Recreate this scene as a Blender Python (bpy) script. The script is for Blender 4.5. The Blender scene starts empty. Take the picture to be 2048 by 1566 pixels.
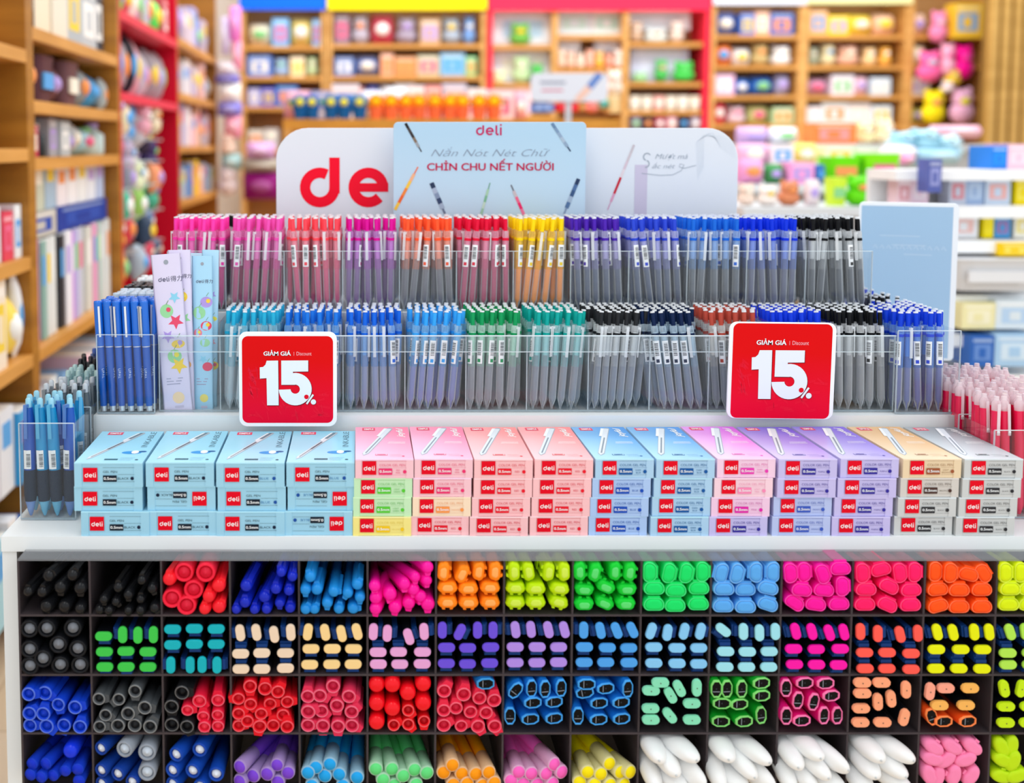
import bpy, math, random
from mathutils import Vector, Matrix
R = random.Random(7)
SC = bpy.context.scene
COL = SC.collection
# ------------------------------------------------------------------ camera
F, CX, HY, PITCH = 2150.0, 720.0, 290.0, math.radians(4.2)
CY = HY + F * math.tan(PITCH)
CZ = 1.356
cam = bpy.data.cameras.new('camera'); camo = bpy.data.objects.new('camera', cam); COL.objects.link(camo)
camo.location = (0, 0, CZ); camo.rotation_euler = (math.pi / 2 - PITCH, 0, 0)
cam.sensor_width = 36; cam.lens = F / 2048 * 36
cam.shift_x = (1024 - CX) / 2048; cam.shift_y = (CY - 783) / 2048
cam.clip_start = .05; cam.clip_end = 60
cam.dof.use_dof = True; cam.dof.focus_distance = 1.50; cam.dof.aperture_fstop = 2.5
SC.camera = camo
# ------------------------------------------------------------------ light
w = bpy.data.worlds.new('shop'); SC.world = w; w.use_nodes = True
w.node_tree.nodes['Background'].inputs[0].default_value = (.93, .97, 1, 1)
w.node_tree.nodes['Background'].inputs[1].default_value = 1.0
def area(x, y, z, sx, sy, e, rx=0):
    l = bpy.data.lights.new('ceiling_light', 'AREA'); l.shape = 'RECTANGLE'; l.size = sx; l.size_y = sy; l.energy = e
    l.color = (1, .985, .96)
    o = bpy.data.objects.new('ceiling_light', l); COL.objects.link(o); o.location = (x, y, z); o.rotation_euler = (rx, 0, 0)
area(-.6, .4, 3.0, .5, 2.4, 12, .1); area(1.6, .4, 3.0, .5, 2.4, 12, .1)
area(.4, 2.9, 3.2, 3.5, .5, 24); area(-.2, 5.0, 3.2, 4, .6, 40); area(3.0, 5.4, 3.2, 3, .6, 26); area(1.5, 6.9, 3.2, 6, .5, 80)
SC.view_settings.view_transform = 'Standard'; SC.view_settings.look = 'None'; SC.view_settings.gamma = 1
SC.view_settings.use_curve_mapping = False; SC.view_settings.exposure = 0.2
SC.cycles.max_bounces = 7; SC.cycles.transparent_max_bounces = 20; SC.cycles.transmission_bounces = 4; SC.cycles.glossy_bounces = 3
SC.cycles.caustics_reflective = False; SC.cycles.caustics_refractive = False

# ------------------------------------------------------------------ helpers
def P(px, py, Y):
    """the point at distance Y in front of the camera that shows at pixel px, py"""
    a, b = (px - CX) / F, (CY - py) / F
    d = Vector((a, b * math.sin(PITCH) + math.cos(PITCH), b * math.cos(PITCH) - math.sin(PITCH)))
    return Vector((0, 0, CZ)) + d * (Y / d.y)
def X_(px, py, Y): return P(px, py, Y).x
def Z_(py, Y): return P(CX, py, Y).z
def lin(h):
    h = h.lstrip('#'); c = [int(h[i:i + 2], 16) / 255 for i in (0, 2, 4)]
    return tuple((x / 12.92 if x <= .04045 else ((x + .055) / 1.055) ** 2.4) for x in c) + (1,)
_M = {}
def mat(h, rough=.38, clear=0., spec=.13, grad=None, emit=0, metal=0.):
    """plastic or paper of one colour; clear = share of light let straight through"""
    k = (h, rough, clear, spec, grad, emit, metal)
    if k in _M: return _M[k]
    m = bpy.data.materials.new('m_' + h.strip('#')); m.use_nodes = True; _M[k] = m
    nt = m.node_tree; b = nt.nodes['Principled BSDF']; out = nt.nodes['Material Output']
    b.inputs['Base Color'].default_value = lin(h); b.inputs['Roughness'].default_value = rough
    b.inputs['Specular IOR Level'].default_value = spec; b.inputs['Metallic'].default_value = metal
    if emit:
        b.inputs['Emission Color'].default_value = lin(h); b.inputs['Emission Strength'].default_value = emit
    if grad:                                             # printed colour fade: (colour2, dx, dy, dz, offset)
        tc = nt.nodes.new('ShaderNodeTexCoord'); dp = nt.nodes.new('ShaderNodeVectorMath'); dp.operation = 'DOT_PRODUCT'
        dp.inputs[1].default_value = grad[1:4]; ad = nt.nodes.new('ShaderNodeMath'); ad.inputs[1].default_value = grad[4]
        mx = nt.nodes.new('ShaderNodeMix'); mx.data_type = 'RGBA'; mx.inputs['A'].default_value = lin(h); mx.inputs['B'].default_value = lin(grad[0])
        ad.use_clamp = True
        nt.links.new(tc.outputs['Object'], dp.inputs[0]); nt.links.new(dp.outputs['Value'], ad.inputs[0])
        nt.links.new(ad.outputs[0], mx.inputs['Factor']); nt.links.new(mx.outputs['Result'], b.inputs['Base Color'])
    if clear:
        t = nt.nodes.new('ShaderNodeBsdfTransparent'); ms = nt.nodes.new('ShaderNodeMixShader'); ms.inputs[0].default_value = clear
        nt.links.new(b.outputs[0], ms.inputs[1]); nt.links.new(t.outputs[0], ms.inputs[2]); nt.links.new(ms.outputs[0], out.inputs[0])
    return m
def acrylic(tint=(.982, .99, .993), gloss=1.0):
    k = ('acr', tint, gloss)
    if k in _M: return _M[k]
    m = bpy.data.materials.new('clear_acrylic'); m.use_nodes = True; _M[k] = m; nt = m.node_tree; nt.nodes.clear()
    out = nt.nodes.new('ShaderNodeOutputMaterial'); t = nt.nodes.new('ShaderNodeBsdfTransparent'); t.inputs[0].default_value = tint + (1,)
    g = nt.nodes.new('ShaderNodeBsdfGlossy'); g.inputs['Roughness'].default_value = .05
    fr = nt.nodes.new('ShaderNodeLayerWeight'); fr.inputs[0].default_value = .5
    pw = nt.nodes.new('ShaderNodeMath'); pw.operation = 'POWER'; pw.inputs[1].default_value = 4
    mu = nt.nodes.new('ShaderNodeMath'); mu.operation = 'MULTIPLY_ADD'; mu.inputs[1].default_value = .55 * gloss; mu.inputs[2].default_value = .025; mu.use_clamp = True
    ms = nt.nodes.new('ShaderNodeMixShader'); nt.links.new(fr.outputs['Facing'], pw.inputs[0]); nt.links.new(pw.outputs[0], mu.inputs[0]); nt.links.new(mu.outputs[0], ms.inputs[0])
    nt.links.new(t.outputs[0], ms.inputs[1]); nt.links.new(g.outputs[0], ms.inputs[2]); nt.links.new(ms.outputs[0], out.inputs[0])
    return m
def frost(h, mid, edge, rough=.2):
    """thin clear plastic tube: see-through in the middle, milky towards its edges; mid and edge = how solid"""
    k = ('frost', h, mid, edge)
    if k in _M: return _M[k]
    m = bpy.data.materials.new('frosted_' + h); m.use_nodes = True; _M[k] = m; nt = m.node_tree; b = nt.nodes['Principled BSDF']; out = nt.nodes['Material Output']
    b.inputs['Base Color'].default_value = lin(h); b.inputs['Roughness'].default_value = rough; b.inputs['Specular IOR Level'].default_value = .5
    lw = nt.nodes.new('ShaderNodeLayerWeight'); lw.inputs[0].default_value = .5; mr = nt.nodes.new('ShaderNodeMapRange')
    mr.inputs[1].default_value = .15; mr.inputs[2].default_value = .75; mr.inputs[3].default_value = mid; mr.inputs[4].default_value = edge
    t = nt.nodes.new('ShaderNodeBsdfTransparent'); ms = nt.nodes.new('ShaderNodeMixShader')
    nt.links.new(lw.outputs['Facing'], mr.inputs[0]); nt.links.new(mr.outputs[0], ms.inputs[0]); nt.links.new(t.outputs[0], ms.inputs[1]); nt.links.new(b.outputs[0], ms.inputs[2]); nt.links.new(ms.outputs[0], out.inputs[0])
    return m
def wood(h1, h2, sc=(3, 3, 30), rough=.5):
    k = ('wood', h1, h2, sc)
    if k in _M: return _M[k]
    m = bpy.data.materials.new('wood'); m.use_nodes = True; _M[k] = m; nt = m.node_tree; b = nt.nodes['Principled BSDF']
    tc = nt.nodes.new('ShaderNodeTexCoord'); mp = nt.nodes.new('ShaderNodeMapping'); mp.inputs['Scale'].default_value = sc
    n = nt.nodes.new('ShaderNodeTexNoise'); n.inputs['Scale'].default_value = 2; n.inputs['Detail'].default_value = 5
    r = nt.nodes.new('ShaderNodeValToRGB'); r.color_ramp.elements[0].color = lin(h1); r.color_ramp.elements[1].color = lin(h2)
    r.color_ramp.elements[0].position = .35; r.color_ramp.elements[1].position = .65
    nt.links.new(tc.outputs['Object'], mp.inputs[0]); nt.links.new(mp.outputs[0], n.inputs[0]); nt.links.new(n.outputs[0], r.inputs[0])
    nt.links.new(r.outputs[0], b.inputs['Base Color']); b.inputs['Roughness'].default_value = rough
    return m

class MB:
    """collects shapes into ONE mesh"""
    def __init__(s): s.v = []; s.f = []; s.mi = []; s.sm = []; s.mats = []
    def slot(s, m):
        if m not in s.mats: s.mats.append(m)
        return s.mats.index(m)
    def add(s, vs, fs, m, smooth=False):
        o = len(s.v); i = s.slot(m); s.v += [tuple(v) for v in vs]
        for f in fs: s.f.append([o + k for k in f]); s.mi.append(i); s.sm.append(smooth)
        return s
    def box(s, x0, x1, y0, y1, z0, z1, m, top=None):
        vs = [(x, y, z) for z in (z0, z1) for y in (y0, y1) for x in (x0, x1)]
        s.add(vs, [(0, 2, 3, 1), (0, 1, 5, 4), (2, 6, 7, 3), (0, 4, 6, 2), (1, 3, 7, 5)], m)
        return s.add(vs[4:], [(0, 1, 3, 2)], top or m)
    def loft(s, rings, m, smooth=True, cap0=True, cap1=True, flat_caps=True):
        n = len(rings[0]); vs = [p for r in rings for p in r]
        fs = [(k * n + i, k * n + (i + 1) % n, (k + 1) * n + (i + 1) % n, (k + 1) * n + i) for k in range(len(rings) - 1) for i in range(n)]
        s.add(vs, fs, m, smooth)
        if cap0: s.add(rings[0], [tuple(range(n))[::-1]], m)
        if cap1: s.add(rings[-1], [tuple(range(n))], m)
        return s
    def latheZ(s, prof, m, n=12, cx=0, cy=0, smooth=True):
        return s.loft([[(cx + r * math.cos(a * 2 * math.pi / n), cy + r * math.sin(a * 2 * math.pi / n), z) for a in range(n)] for r, z in prof], m, smooth)
    def latheY(s, prof, m, n=20, cx=0, cz=0, smooth=True, caps=True):
        """prof [(r, y)] from the front (small y) back"""
        return s.loft([[(cx + r * math.cos(a * 2 * math.pi / n), y, cz - r * math.sin(a * 2 * math.pi / n)) for a in range(n)][::-1] for r, y in prof], m, smooth, caps, caps)
    def loftY(s, out, secs, m, smooth=True, cap0=True, cap1=True):
        """out: 2D outline in x, z;  secs [(y, scale or (sx, sz))]"""
        rr = []
        for y, k in secs:
            sx, sz = k if isinstance(k, tuple) else (k, k)
            rr.append([(x * sx, y, z * sz) for x, z in out])
        return s.loft(rr, m, smooth, cap0, cap1)
    def tube(s, p0, p1, r, m, n=8, r1=None):
        a, b = Vector(p0), Vector(p1); d = (b - a).normalized(); u = d.orthogonal().normalized(); v = d.cross(u); r1 = r if r1 is None else r1
        ring = lambda c, q: [c + (u * math.cos(t * 2 * math.pi / n) + v * math.sin(t * 2 * math.pi / n)) * q for t in range(n)]
        return s.loft([ring(a, r), ring(b, r1)], m)
    def ball(s, c, rx, ry, rz, m, n=10, k=6):
        rr = []
        for i in range(k + 1):
            t = -math.pi / 2 + math.pi * i / k; q = max(math.cos(t), .02)
            rr.append([(c[0] + rx * q * math.cos(a * 2 * math.pi / n), c[1] + ry * q * math.sin(a * 2 * math.pi / n), c[2] + rz * math.sin(t)) for a in range(n)])
        return s.loft(rr, m)
    def mesh(s, name):
        me = bpy.data.meshes.new(name); me.from_pydata(s.v, [], s.f)
        for m in s.mats: me.materials.append(m)
        me.polygons.foreach_set('material_index', s.mi); me.polygons.foreach_set('use_smooth', s.sm); me.update()
        return me
    def xf(s, M, start=0):
        for i in range(start, len(s.v)): s.v[i] = tuple(M @ Vector(s.v[i]))
        return s
def stadium(wd, h, n=6):
    r = h / 2; c = wd / 2 - r
    return [(c + r * math.cos(t), r * math.sin(t)) for t in [(-90 + 180 * i / n) * math.pi / 180 for i in range(n + 1)]] + \
           [(-c + r * math.cos(t), r * math.sin(t)) for t in [(90 + 180 * i / n) * math.pi / 180 for i in range(n + 1)]]
def rrect(wd, h, r, n=4):
    o = []
    for cx, cz, a0 in ((wd / 2 - r, -h / 2 + r, -90), (wd / 2 - r, h / 2 - r, 0), (-wd / 2 + r, h / 2 - r, 90), (-wd / 2 + r, -h / 2 + r, 180)):
        o += [(cx + r * math.cos(math.radians(a0 + 90 * i / n)), cz + r * math.sin(math.radians(a0 + 90 * i / n))) for i in range(n + 1)]
    return o
def link(name, data, parent=None):
    o = bpy.data.objects.new(name, data); COL.objects.link(o)
    if parent is not None: o.parent = parent
    return o
def tag(o, label=None, cat=None, group=None, kind=None):
    if label: o['label'] = label
    if cat: o['category'] = cat
    if group: o['group'] = group
    if kind: o['kind'] = kind
    return o
def inst(parts, M, label, cat, group=None, kind=None):
    """parts [(name, mesh[, children])]: the first is the thing itself, the others its parts; repeats share mesh data"""
    root = link(parts[0][0], parts[0][1]); root.matrix_world = M
    for p in parts[1:]:
        c = link(p[0], p[1], root)
        for q in (p[2] if len(p) > 2 else []): link(q[0], q[1], c)
    return tag(root, label, cat, group, kind)
def struct(name, mb, parent=None):
    o = link(name, mb.mesh(name), parent); o['kind'] = 'structure'; return o
def T(x, y, z): return Matrix.Translation((x, y, z))
ORD = 'first second third fourth fifth sixth seventh eighth ninth tenth eleventh twelfth thirteenth fourteenth fifteenth sixteenth seventeenth eighteenth'.split()
NAMES = [('black', '16161a'), ('white', 'f4f4f4'), ('grey', '8d9094'), ('pale grey', 'c5c9cc'), ('red', 'e0101c'), ('dark red', '8c1420'), ('pink', 'f58cc0'), ('pale pink', 'f6cdd9'), ('magenta', 'e8189c'),
         ('orange', 'f98a1e'), ('peach', 'f7c296'), ('yellow', 'f6dc18'), ('pale yellow', 'f5efab'), ('lime green', 'b8e01c'), ('green', '2fb44a'), ('mint green', '8fe3bb'), ('teal', '18a5a8'), ('pale blue', 'b5dcf2'),
         ('sky blue', '4db4ec'), ('blue', '1c5ed6'), ('navy blue', '152a5e'), ('purple', '6a48c4'), ('lilac', 'c3a4ec'), ('brown', '8a5a34'), ('tan', 'cfa06a'), ('cream', 'f4e2c4')]
def cname(h):
    a = [int(h.strip('#')[i:i + 2], 16) for i in (0, 2, 4)]
    return min(NAMES, key=lambda q: sum((x - int(q[1][i * 2:i * 2 + 2], 16)) ** 2 for i, x in enumerate(a)))[0]

# ------------------------------------------------------------------ flat print (ink on a face): u right, v up, lies in the x-z plane facing -y
_TX = {}
def text_geo(s, bold=0., shear=0., spacing=1.):
    k = (s, bold, shear, spacing)
    if k in _TX: return _TX[k]
    cu = bpy.data.curves.new('t', 'FONT'); cu.body = s; cu.size = 1; cu.offset = bold; cu.shear = shear; cu.space_character = spacing; cu.resolution_u = 3
    o = bpy.data.objects.new('t', cu); COL.objects.link(o)
    me = bpy.data.meshes.new_from_object(o.evaluated_get(bpy.context.evaluated_depsgraph_get()))
    vs = [(v.co.x, v.co.y) for v in me.vertices]; fs = [tuple(p.vertices) for p in me.polygons]
    bpy.data.objects.remove(o); bpy.data.curves.remove(cu); bpy.data.meshes.remove(me)
    _TX[k] = (vs, fs); return _TX[k]
class Print(MB):
    def __init__(s, step=.00016): super().__init__(); s.step = step
    def poly(s, pts, m, L=0): return s.add([(u, -s.step * (L + 1), v) for u, v in pts], [tuple(range(len(pts)))], m)
    def rect(s, u0, v0, u1, v1, m, L=0): return s.poly([(u0, v0), (u1, v0), (u1, v1), (u0, v1)], m, L)
    def disc(s, u, v, r, m, L=0, n=18, ry=None): return s.poly([(u + r * math.cos(t * 2 * math.pi / n), v + (ry or r) * math.sin(t * 2 * math.pi / n)) for t in range(n)], m, L)
    def ribbon(s, pts, wd, m, L=0, closed=False):
        n = len(pts); a, b = [], []
        for i in range(n):
            p0 = pts[(i - 1) % n] if closed or i else pts[i]; p1 = pts[(i + 1) % n] if closed or i < n - 1 else pts[i]
            dx, dy = p1[0] - p0[0], p1[1] - p0[1]; l = math.hypot(dx, dy) or 1; dx, dy = dx / l * wd / 2, dy / l * wd / 2
            a.append((pts[i][0] + dy, pts[i][1] - dx)); b.append((pts[i][0] - dy, pts[i][1] + dx))
        vs = [(u, -s.step * (L + 1), v) for u, v in a + b]; k = n if closed else n - 1
        return s.add(vs, [(i, (i + 1) % n, n + (i + 1) % n, n + i) for i in range(k)], m)
    def arc(s, u, v, r, a0, a1, wd, m, L=0, n=24):
        return s.ribbon([(u + r * math.cos(math.radians(a0 + (a1 - a0) * i / n)), v + r * math.sin(math.radians(a0 + (a1 - a0) * i / n))) for i in range(n + 1)], wd, m, L)
    def text(s, t, u, v, h, m, L=0, w=None, bold=0., shear=0., rot=0., al='l', spacing=1.):
        """h = height of a capital; w = width to fit"""
        if bold > .013:                                  # heavier weight: the same lettering set three times, a hair apart
            for i, dx in enumerate((-1, 1, 0)): s.text(t, u + dx * (bold - .01) * h * 1.1, v, h, m, L + .3 * i, w, .012, shear, rot, al, spacing)
            return s
        vs, fs = text_geo(t, bold, shear, spacing)
        if not vs: return s
        x0 = min(a for a, _ in vs); x1 = max(a for a, _ in vs); ky = h / .727; kx = w / (x1 - x0) if w else ky
        off = -x0 if al == 'l' else -(x0 + x1) / 2; c, sn = math.cos(rot), math.sin(rot)
        return s.add([(u + (a + off) * kx * c - b * ky * sn, -s.step * (L + 1), v + (a + off) * kx * sn + b * ky * c) for a, b in vs], fs, m)
    def deli(s, u, v, h, m, L=0):
        """the logo word, h = height of the round letters, u, v = left bottom"""
        r = h / 2; k = h * (.26 if h > .02 else .21); q = r - k / 2; st = h * 1.25
        s.arc(u + r, v + r, q, 62, 360, k, m, L); s.rect(u + 2 * r - k, v + r * .7, u + 2 * r, v + st, m, L + .5)
        x = u + h * 1.22; s.arc(x + r, v + r, q, 0, 318, k, m, L); s.rect(x + k * 1.0, v + r - k * .42, x + 2 * r, v + r + k * .42, m, L + .5)
        x += h * 1.22; s.rect(x, v + k, x + k, v + st, m, L); s.ribbon([(x + k * .5, v + k * 1.2), (x + k * .75, v + k * .65), (x + k * 1.9, v + k * .5)], k, m, L + .5)
        x += h * .56; s.rect(x, v, x + k, v + h, m, L); s.rect(x, v + h * 1.2, x + k, v + h * 1.4, m, L)
        return s
# ================================================================== the white display island
WHITE = mat('e9eef0', .35); ACR = acrylic(); EDGE = mat('e6f2f6', .15, .45)
YF = 1.340                                    # front of the counter and of the cartons
ZC = Z_(1071, YF)                              # counter top
XL, XR = X_(4, 1070, YF), 1.06
ct = MB().box(XL, XR, YF - .004, 2.55, ZC - .0195, ZC, WHITE)
isl = link('display_island', ct.mesh('display_island'))
tag(isl, 'white melamine shop island with a stepped top carrying pen racks and cartons', 'display unit')
for a, b in ((XL, XL + .0185), (XR - .0185, XR)):
    link('side_panel', MB().box(a, b, YF - .001, 2.5, .0, ZC - .0197, WHITE).mesh('side_panel'), isl)
Y1, Y2 = 1.512, 1.642                          # fronts of the two steps
ZS1, ZS2 = Z_(831, Y1), None
S1L, S1R = X_(187, 831, Y1), X_(1921, 831, Y1)
link('riser', MB().box(S1L, S1R, Y1, 2.35, ZC, ZS1, WHITE).mesh('riser'), isl)
ZS2 = ZS1 + .128
S2L, S2R = X_(333, 600, Y2), X_(1745, 600, Y2)
link('riser', MB().box(S2L, S2R, Y2, 2.1, ZS1, ZS2, WHITE).mesh('riser'), isl)
link('toe_panel', MB().box(XL + .0185, XR - .0185, YF + .02, YF + .04, 0, Z_(1600, YF), WHITE).mesh('toe_panel'), isl)

# ------------------------------------------------------------------ dark pen organizer under the counter
YO = 1.304
SMOKE = mat('4a4245', .25, .12); LIPM = mat('8f9297', .12, .55); DARKB = mat('3a3432', .4)
COLX = [38, 180, 323, 460, 598, 735, 872, 1008, 1145, 1282, 1421, 1562, 1704, 1848, 1992, 2135]
ROWY = [1120, 1231, 1350, 1467, 1586]
zr = [Z_(y, YO) for y in ROWY]; xc = [X_(x, 1230, YO) for x in COLX]
org = link('pen_organizer', MB().box(xc[0] - .0015, xc[-1] + .0015, YO + .175, YO + .178, zr[-1], zr[0], mat('5f574e', .35)).mesh('organizer_back'))
tag(org, 'smoke tinted acrylic organizer of square cells full of markers under the white counter', 'pen organizer')
zt = ZC - .0205
b = MB(); b.box(xc[0], xc[-1], YO, YO + .17, zr[0] - .0012, zr[0] + .0012, LIPM)
link('top_plate', b.mesh('top_plate'), org)
for z in zr[1:]: link('shelf', MB().box(xc[0], xc[-1], YO, YO + .174, z - .0013, z + .0013, SMOKE).mesh('shelf'), org)
for i, x in enumerate(xc):
    link('divider', MB().box(x - .0012, x + .0012, YO + .001, YO + .174, zr[-1], zr[0] - .0013, SMOKE).mesh('divider'), org)

# ------------------------------------------------------------------ gel pen cartons
RED = mat('e0001f', .4, 0, .1)
INK = {  # ink name: (carton front, faded top pale, top strong, tag colour, text colour, word lines)
 'red pink': ('f3c3cd', 'f8d3ec', 'ff7fa6', 'e8326e', 'e0708e', ('RED', 'PINK')), 'light green': ('c3e8bd', 'd0f0c8', '8fd884', '55c832', '7cbf78', ('LIGHT', 'GREEN')),
 'yellow': ('f2e488', 'f8efa8', 'f5da30', 'f2c616', 'e3cf62', ('YELLOW',)), 'orange': ('f5dcc0', 'f9e3c8', 'f7b070', 'f5954a', 'eab38a', ('ORANGE',)),
 'red': ('f5bfc3', 'f9d2d8', 'ff8f8f', 'e5162c', 'da5a68', ('RED',)), 'dark blue': ('a9cdea', 'b6e2f5', '3b94e4', '12549c', '3c6f9f', ('DARK', 'BLUE')),
 'blue': ('a8c4ee', 'b4d4f6', '4a88e0', '1549b4', '3c64ae', ('BLUE',)), 'dark purple': ('f0cde4', 'f3d6f3', 'e060e6', 'e43ab0', 'dd80b8', ('DARK', 'PURPLE')),
 'light pink': ('f2cfdc', 'f5d6e6', 'f3a0cc', 'f287b4', 'e79fbd', ('LIGHT', 'PINK')), 'pink': ('edc6e2', 'f2d2ee', 'e878d0', 'dd1fa6', 'cc7fb6', ('PINK',)),
 'purple': ('c3bcea', 'cfc8f4', '7a58dc', '332a96', '564f9e', ('PURPLE',)), 'indigo': ('b5c3ec', 'c0cdf4', '6478e0', '3a58bc', '6074bc', ('INDIGO',)),
 'light brown': ('e6d0ad', 'f2e0c2', 'e2ac6c', '9c5634', 'a98a68', ('LIGHT', 'BROWN')), 'brown': ('cfcac4', 'd9d5d0', 'a89c90', '4a322c', '77706a', ('BROWN',)),
 'black': ('c9cccc', 'd6e0e6', '878e96', '2c2c30', '66696c', ('BLACK',)),
 'inkable black': ('9ccfe6', 'aee2f6', '92d6f0', '16202e', '3c5560', ('BLACK',)), 'inkable blue': ('9ccfe6', 'aee2f6', '92d6f0', '16202e', '3c5560', ('BLUE',))}
WHT = mat('f6fafc', .35); WGLOW = mat('ffffff', .3)
_C = {}
def carton_meshes(ink):
    if ink in _C: return _C[ink]
    big = ink.startswith('inkable'); W, D, H = (.0868, .150, .0312) if big else (.0742, .156, .0244)
    fr, pale, strong, tg, tx, words = INK[ink]
    side = mat(fr, .4); top = mat(pale, .3, 0, .3, (strong, .4 / W, .8 / D, 0, -.12))
    b = MB().box(0, W, 0, D, 0, H, side, top)
    # tucked end flap: the little lugs at the lower corners and the seam of the flap
    b.box(.0, W * .11, -.0007, 0, -.0002, H - .001, side); b.box(W * .87, W, -.0007, 0, -.0002, H - .001, side)
    b.box(.0, W, -.0009, .0004, H - .0014, H + .0003, mat(pale, .35))
    f = Print(.0002); t = mat(tg, .4); tt = mat(tx, .45); o = .0009
    if big:
        q = .0182; u, v = .0112, H - .0062 - q; f.rect(u, v, u + q, v + q, RED, 4); f.deli(u + .0021, v + .0058, .0044, WHT, 5)
        u2 = .0365; f.text('GEL PEN', u2, H - .0128, .0028, tt, 4, w=.018); f.rect(u2, v + .0001, u2 + .0174, v + .0083, t, 4)
        f.text('0.5mm', u2 + .001, v + .0027, .0036, WHT, 5, w=.0155, bold=.015)
        f.text(words[0], u2 + .0187, v + .0029, .003, mat('2c4a58' if words[0] == 'BLACK' else '3f7fb4', .4), 4, w=.0142 if words[0] == 'BLACK' else .0115)
        f.disc(u2 + .037, v + .0044, .0022, mat('14203a' if words[0] == 'BLACK' else '1d4f9e', .4), 4)
        for vv, a in ((H - .0061, u2), (v + .0093, u2 + .0186), (v, u2 + .0186)): f.rect(a, vv, .0765, vv + .0003, tt, 4)
    else:
        q = .0176; u, v = .0091, H - .0022 - q; f.rect(u, v, u + q, v + q, RED, 4); f.deli(u + .0018, v + .0056, .0043, WHT, 5)
        u2 = .0298; f.text('COLOR GEL PEN', u2 + .0009, H - .0088, .003, tt, 4, w=.0328, bold=.004); f.rect(u2, v, u2 + .0172, v + .0082, t, 4)
        f.text('0.5mm', u2 + .0011, v + .0028, .0034, WHT, 5, w=.015, bold=.015)
        if len(words) == 2:
            for k, wd in enumerate(words): f.text(wd, u2 + .0247, v + .0049 - k * .0033, .002, tt, 4, al='c', bold=.01)
        else: f.text(words[0], u2 + .0247, v + .0029, .0025 if len(words[0]) < 5 else .0019, tt, 4, al='c', bold=.01)
        f.disc(u2 + .0331, v + .0039, .0023, t, 4)
        for vv, a in ((H - .0023, u2 + .001), (v + .009, u2 + .0185), (v - .0003, u2 + .0185)): f.rect(a, vv, .0655, vv + .00025, tt, 4)
    f.v = [(x, y - .0003, z) for x, y, z in f.v]
    # top print: u across, v along depth
    p = Print(.00018); rt = mat('ee4468', .35); sv = mat('dfe6ee', .3); sg = mat('a9b6c2', .3); g2 = mat('8b98a4' if not big else '7c8a94', .35); w2 = mat('ffffff', .35)
    p.poly([(W * .13, D * .875), (W * .37, D * .875), (W * .37, D * .965), (W * .13, D * .965)], rt, 0); p.text('SIMPLE', W * .16, D * .895, D * .045, w2, 1, w=W * .18, bold=.02)
    a, c = ((W * .14, D * .10), (W * .66, D * .965)) if not big else ((W * .13, D * .09), (W * .70, D * .95))
    L = math.hypot(c[0] - a[0], c[1] - a[1]); dx, dy = (c[0] - a[0]) / L, (c[1] - a[1]) / L
    q = lambda s_, t_: (a[0] + dx * s_ * L - dy * t_, a[1] + dy * s_ * L + dx * t_)
    wd = .0044 if not big else .0034
    p.poly([q(0, 0), q(.07, -wd), q(.97, -wd), q(1, -wd * .4), q(1, wd * .4), q(.97, wd), q(.07, wd)], sg, 0)
    p.poly([q(.01, .0003), q(.08, -wd * .75), q(.96, -wd * .75), q(.96, wd * .9), q(.08, wd * .9)], sv, 1)
    p.ribbon([q(.08, 0), q(.62, 0)], wd * .45, g2, 2); p.ribbon([q(.66, wd * 1.25), q(.96, wd * 1.25)], wd * .9, mat('f4f8fb', .3), 2)
    if big:
        p.ribbon([q(.35, -.0002), q(.62, -.0002)], wd * .8, mat('5d6c78', .35), 3)
        p.ribbon([q(.74, wd * .3), q(.97, wd * .3)], wd * 1.3, mat('6f8592', .35), 3)
        p.disc(W * .73, D * .30, W * .15, mat('3f96dc', .35), 0, ry=D * .045); p.disc(W * .78, D * .31, W * .055, w2, 1, ry=D * .045); p.disc(W * .89, D * .33, W * .06, mat('2b5f9a', .35), 0, ry=D * .022)
        p.text('INKABLE', W * .90, D * .47, .0085, mat('5f7f90', .35), 0, w=D * .5, rot=math.pi / 2)
        p.rect(W * .40, D * .075, W * .60, D * .115, mat('35606e', .35)); p.disc(W * .88, D * .085, .0022, mat('16303e', .35))
        for k in range(3): p.rect(W * .62, D * (.07 + .035 * k), W * (.8 + .02 * k), D * (.075 + .035 * k), mat('7fb0be', .35))
    else:
        p.text('joyful', W * .88, D * .66, .009, w2, 0, w=D * .29, rot=math.pi / 2, bold=.03, shear=.3)
        for k in range(2): p.rect(W * (.60 - .02 * k), D * (.50 - .035 * k), W * .90, D * (.508 - .035 * k), w2)
        p.rect(W * .35, D * .105, W * .56, D * .145, t); p.rect(W * .36, D * .11, W * .55, D * .14, mat(pale, .35), 1); p.rect(W * .38, D * .117, W * .53, D * .132, t, 2)
        p.disc(W * .83, D * .085, .0019, t)
        for k in range(2): p.rect(W * .60, D * (.085 + .04 * k), W * .80, D * (.088 + .04 * k), tt)
    p.v = [(x, z, -y + H) for x, y, z in p.v]
    _C[ink] = (b.mesh('carton'), f.mesh('front_print'), p.mesh('top_print'), (W, D, H)); return _C[ink]
STK = [(('b', 150, 160), 'Kkk'), (('b', 292, 298), 'Kxk'), (('b', 433, 433), 'BBk'), (('b', 573, 569), 'Byy')]
inkmap = {'K': 'inkable black', 'k': 'inkable black', 'x': 'inkable black', 'B': 'inkable blue', 'y': 'inkable blue'}
ordn = ORD
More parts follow.
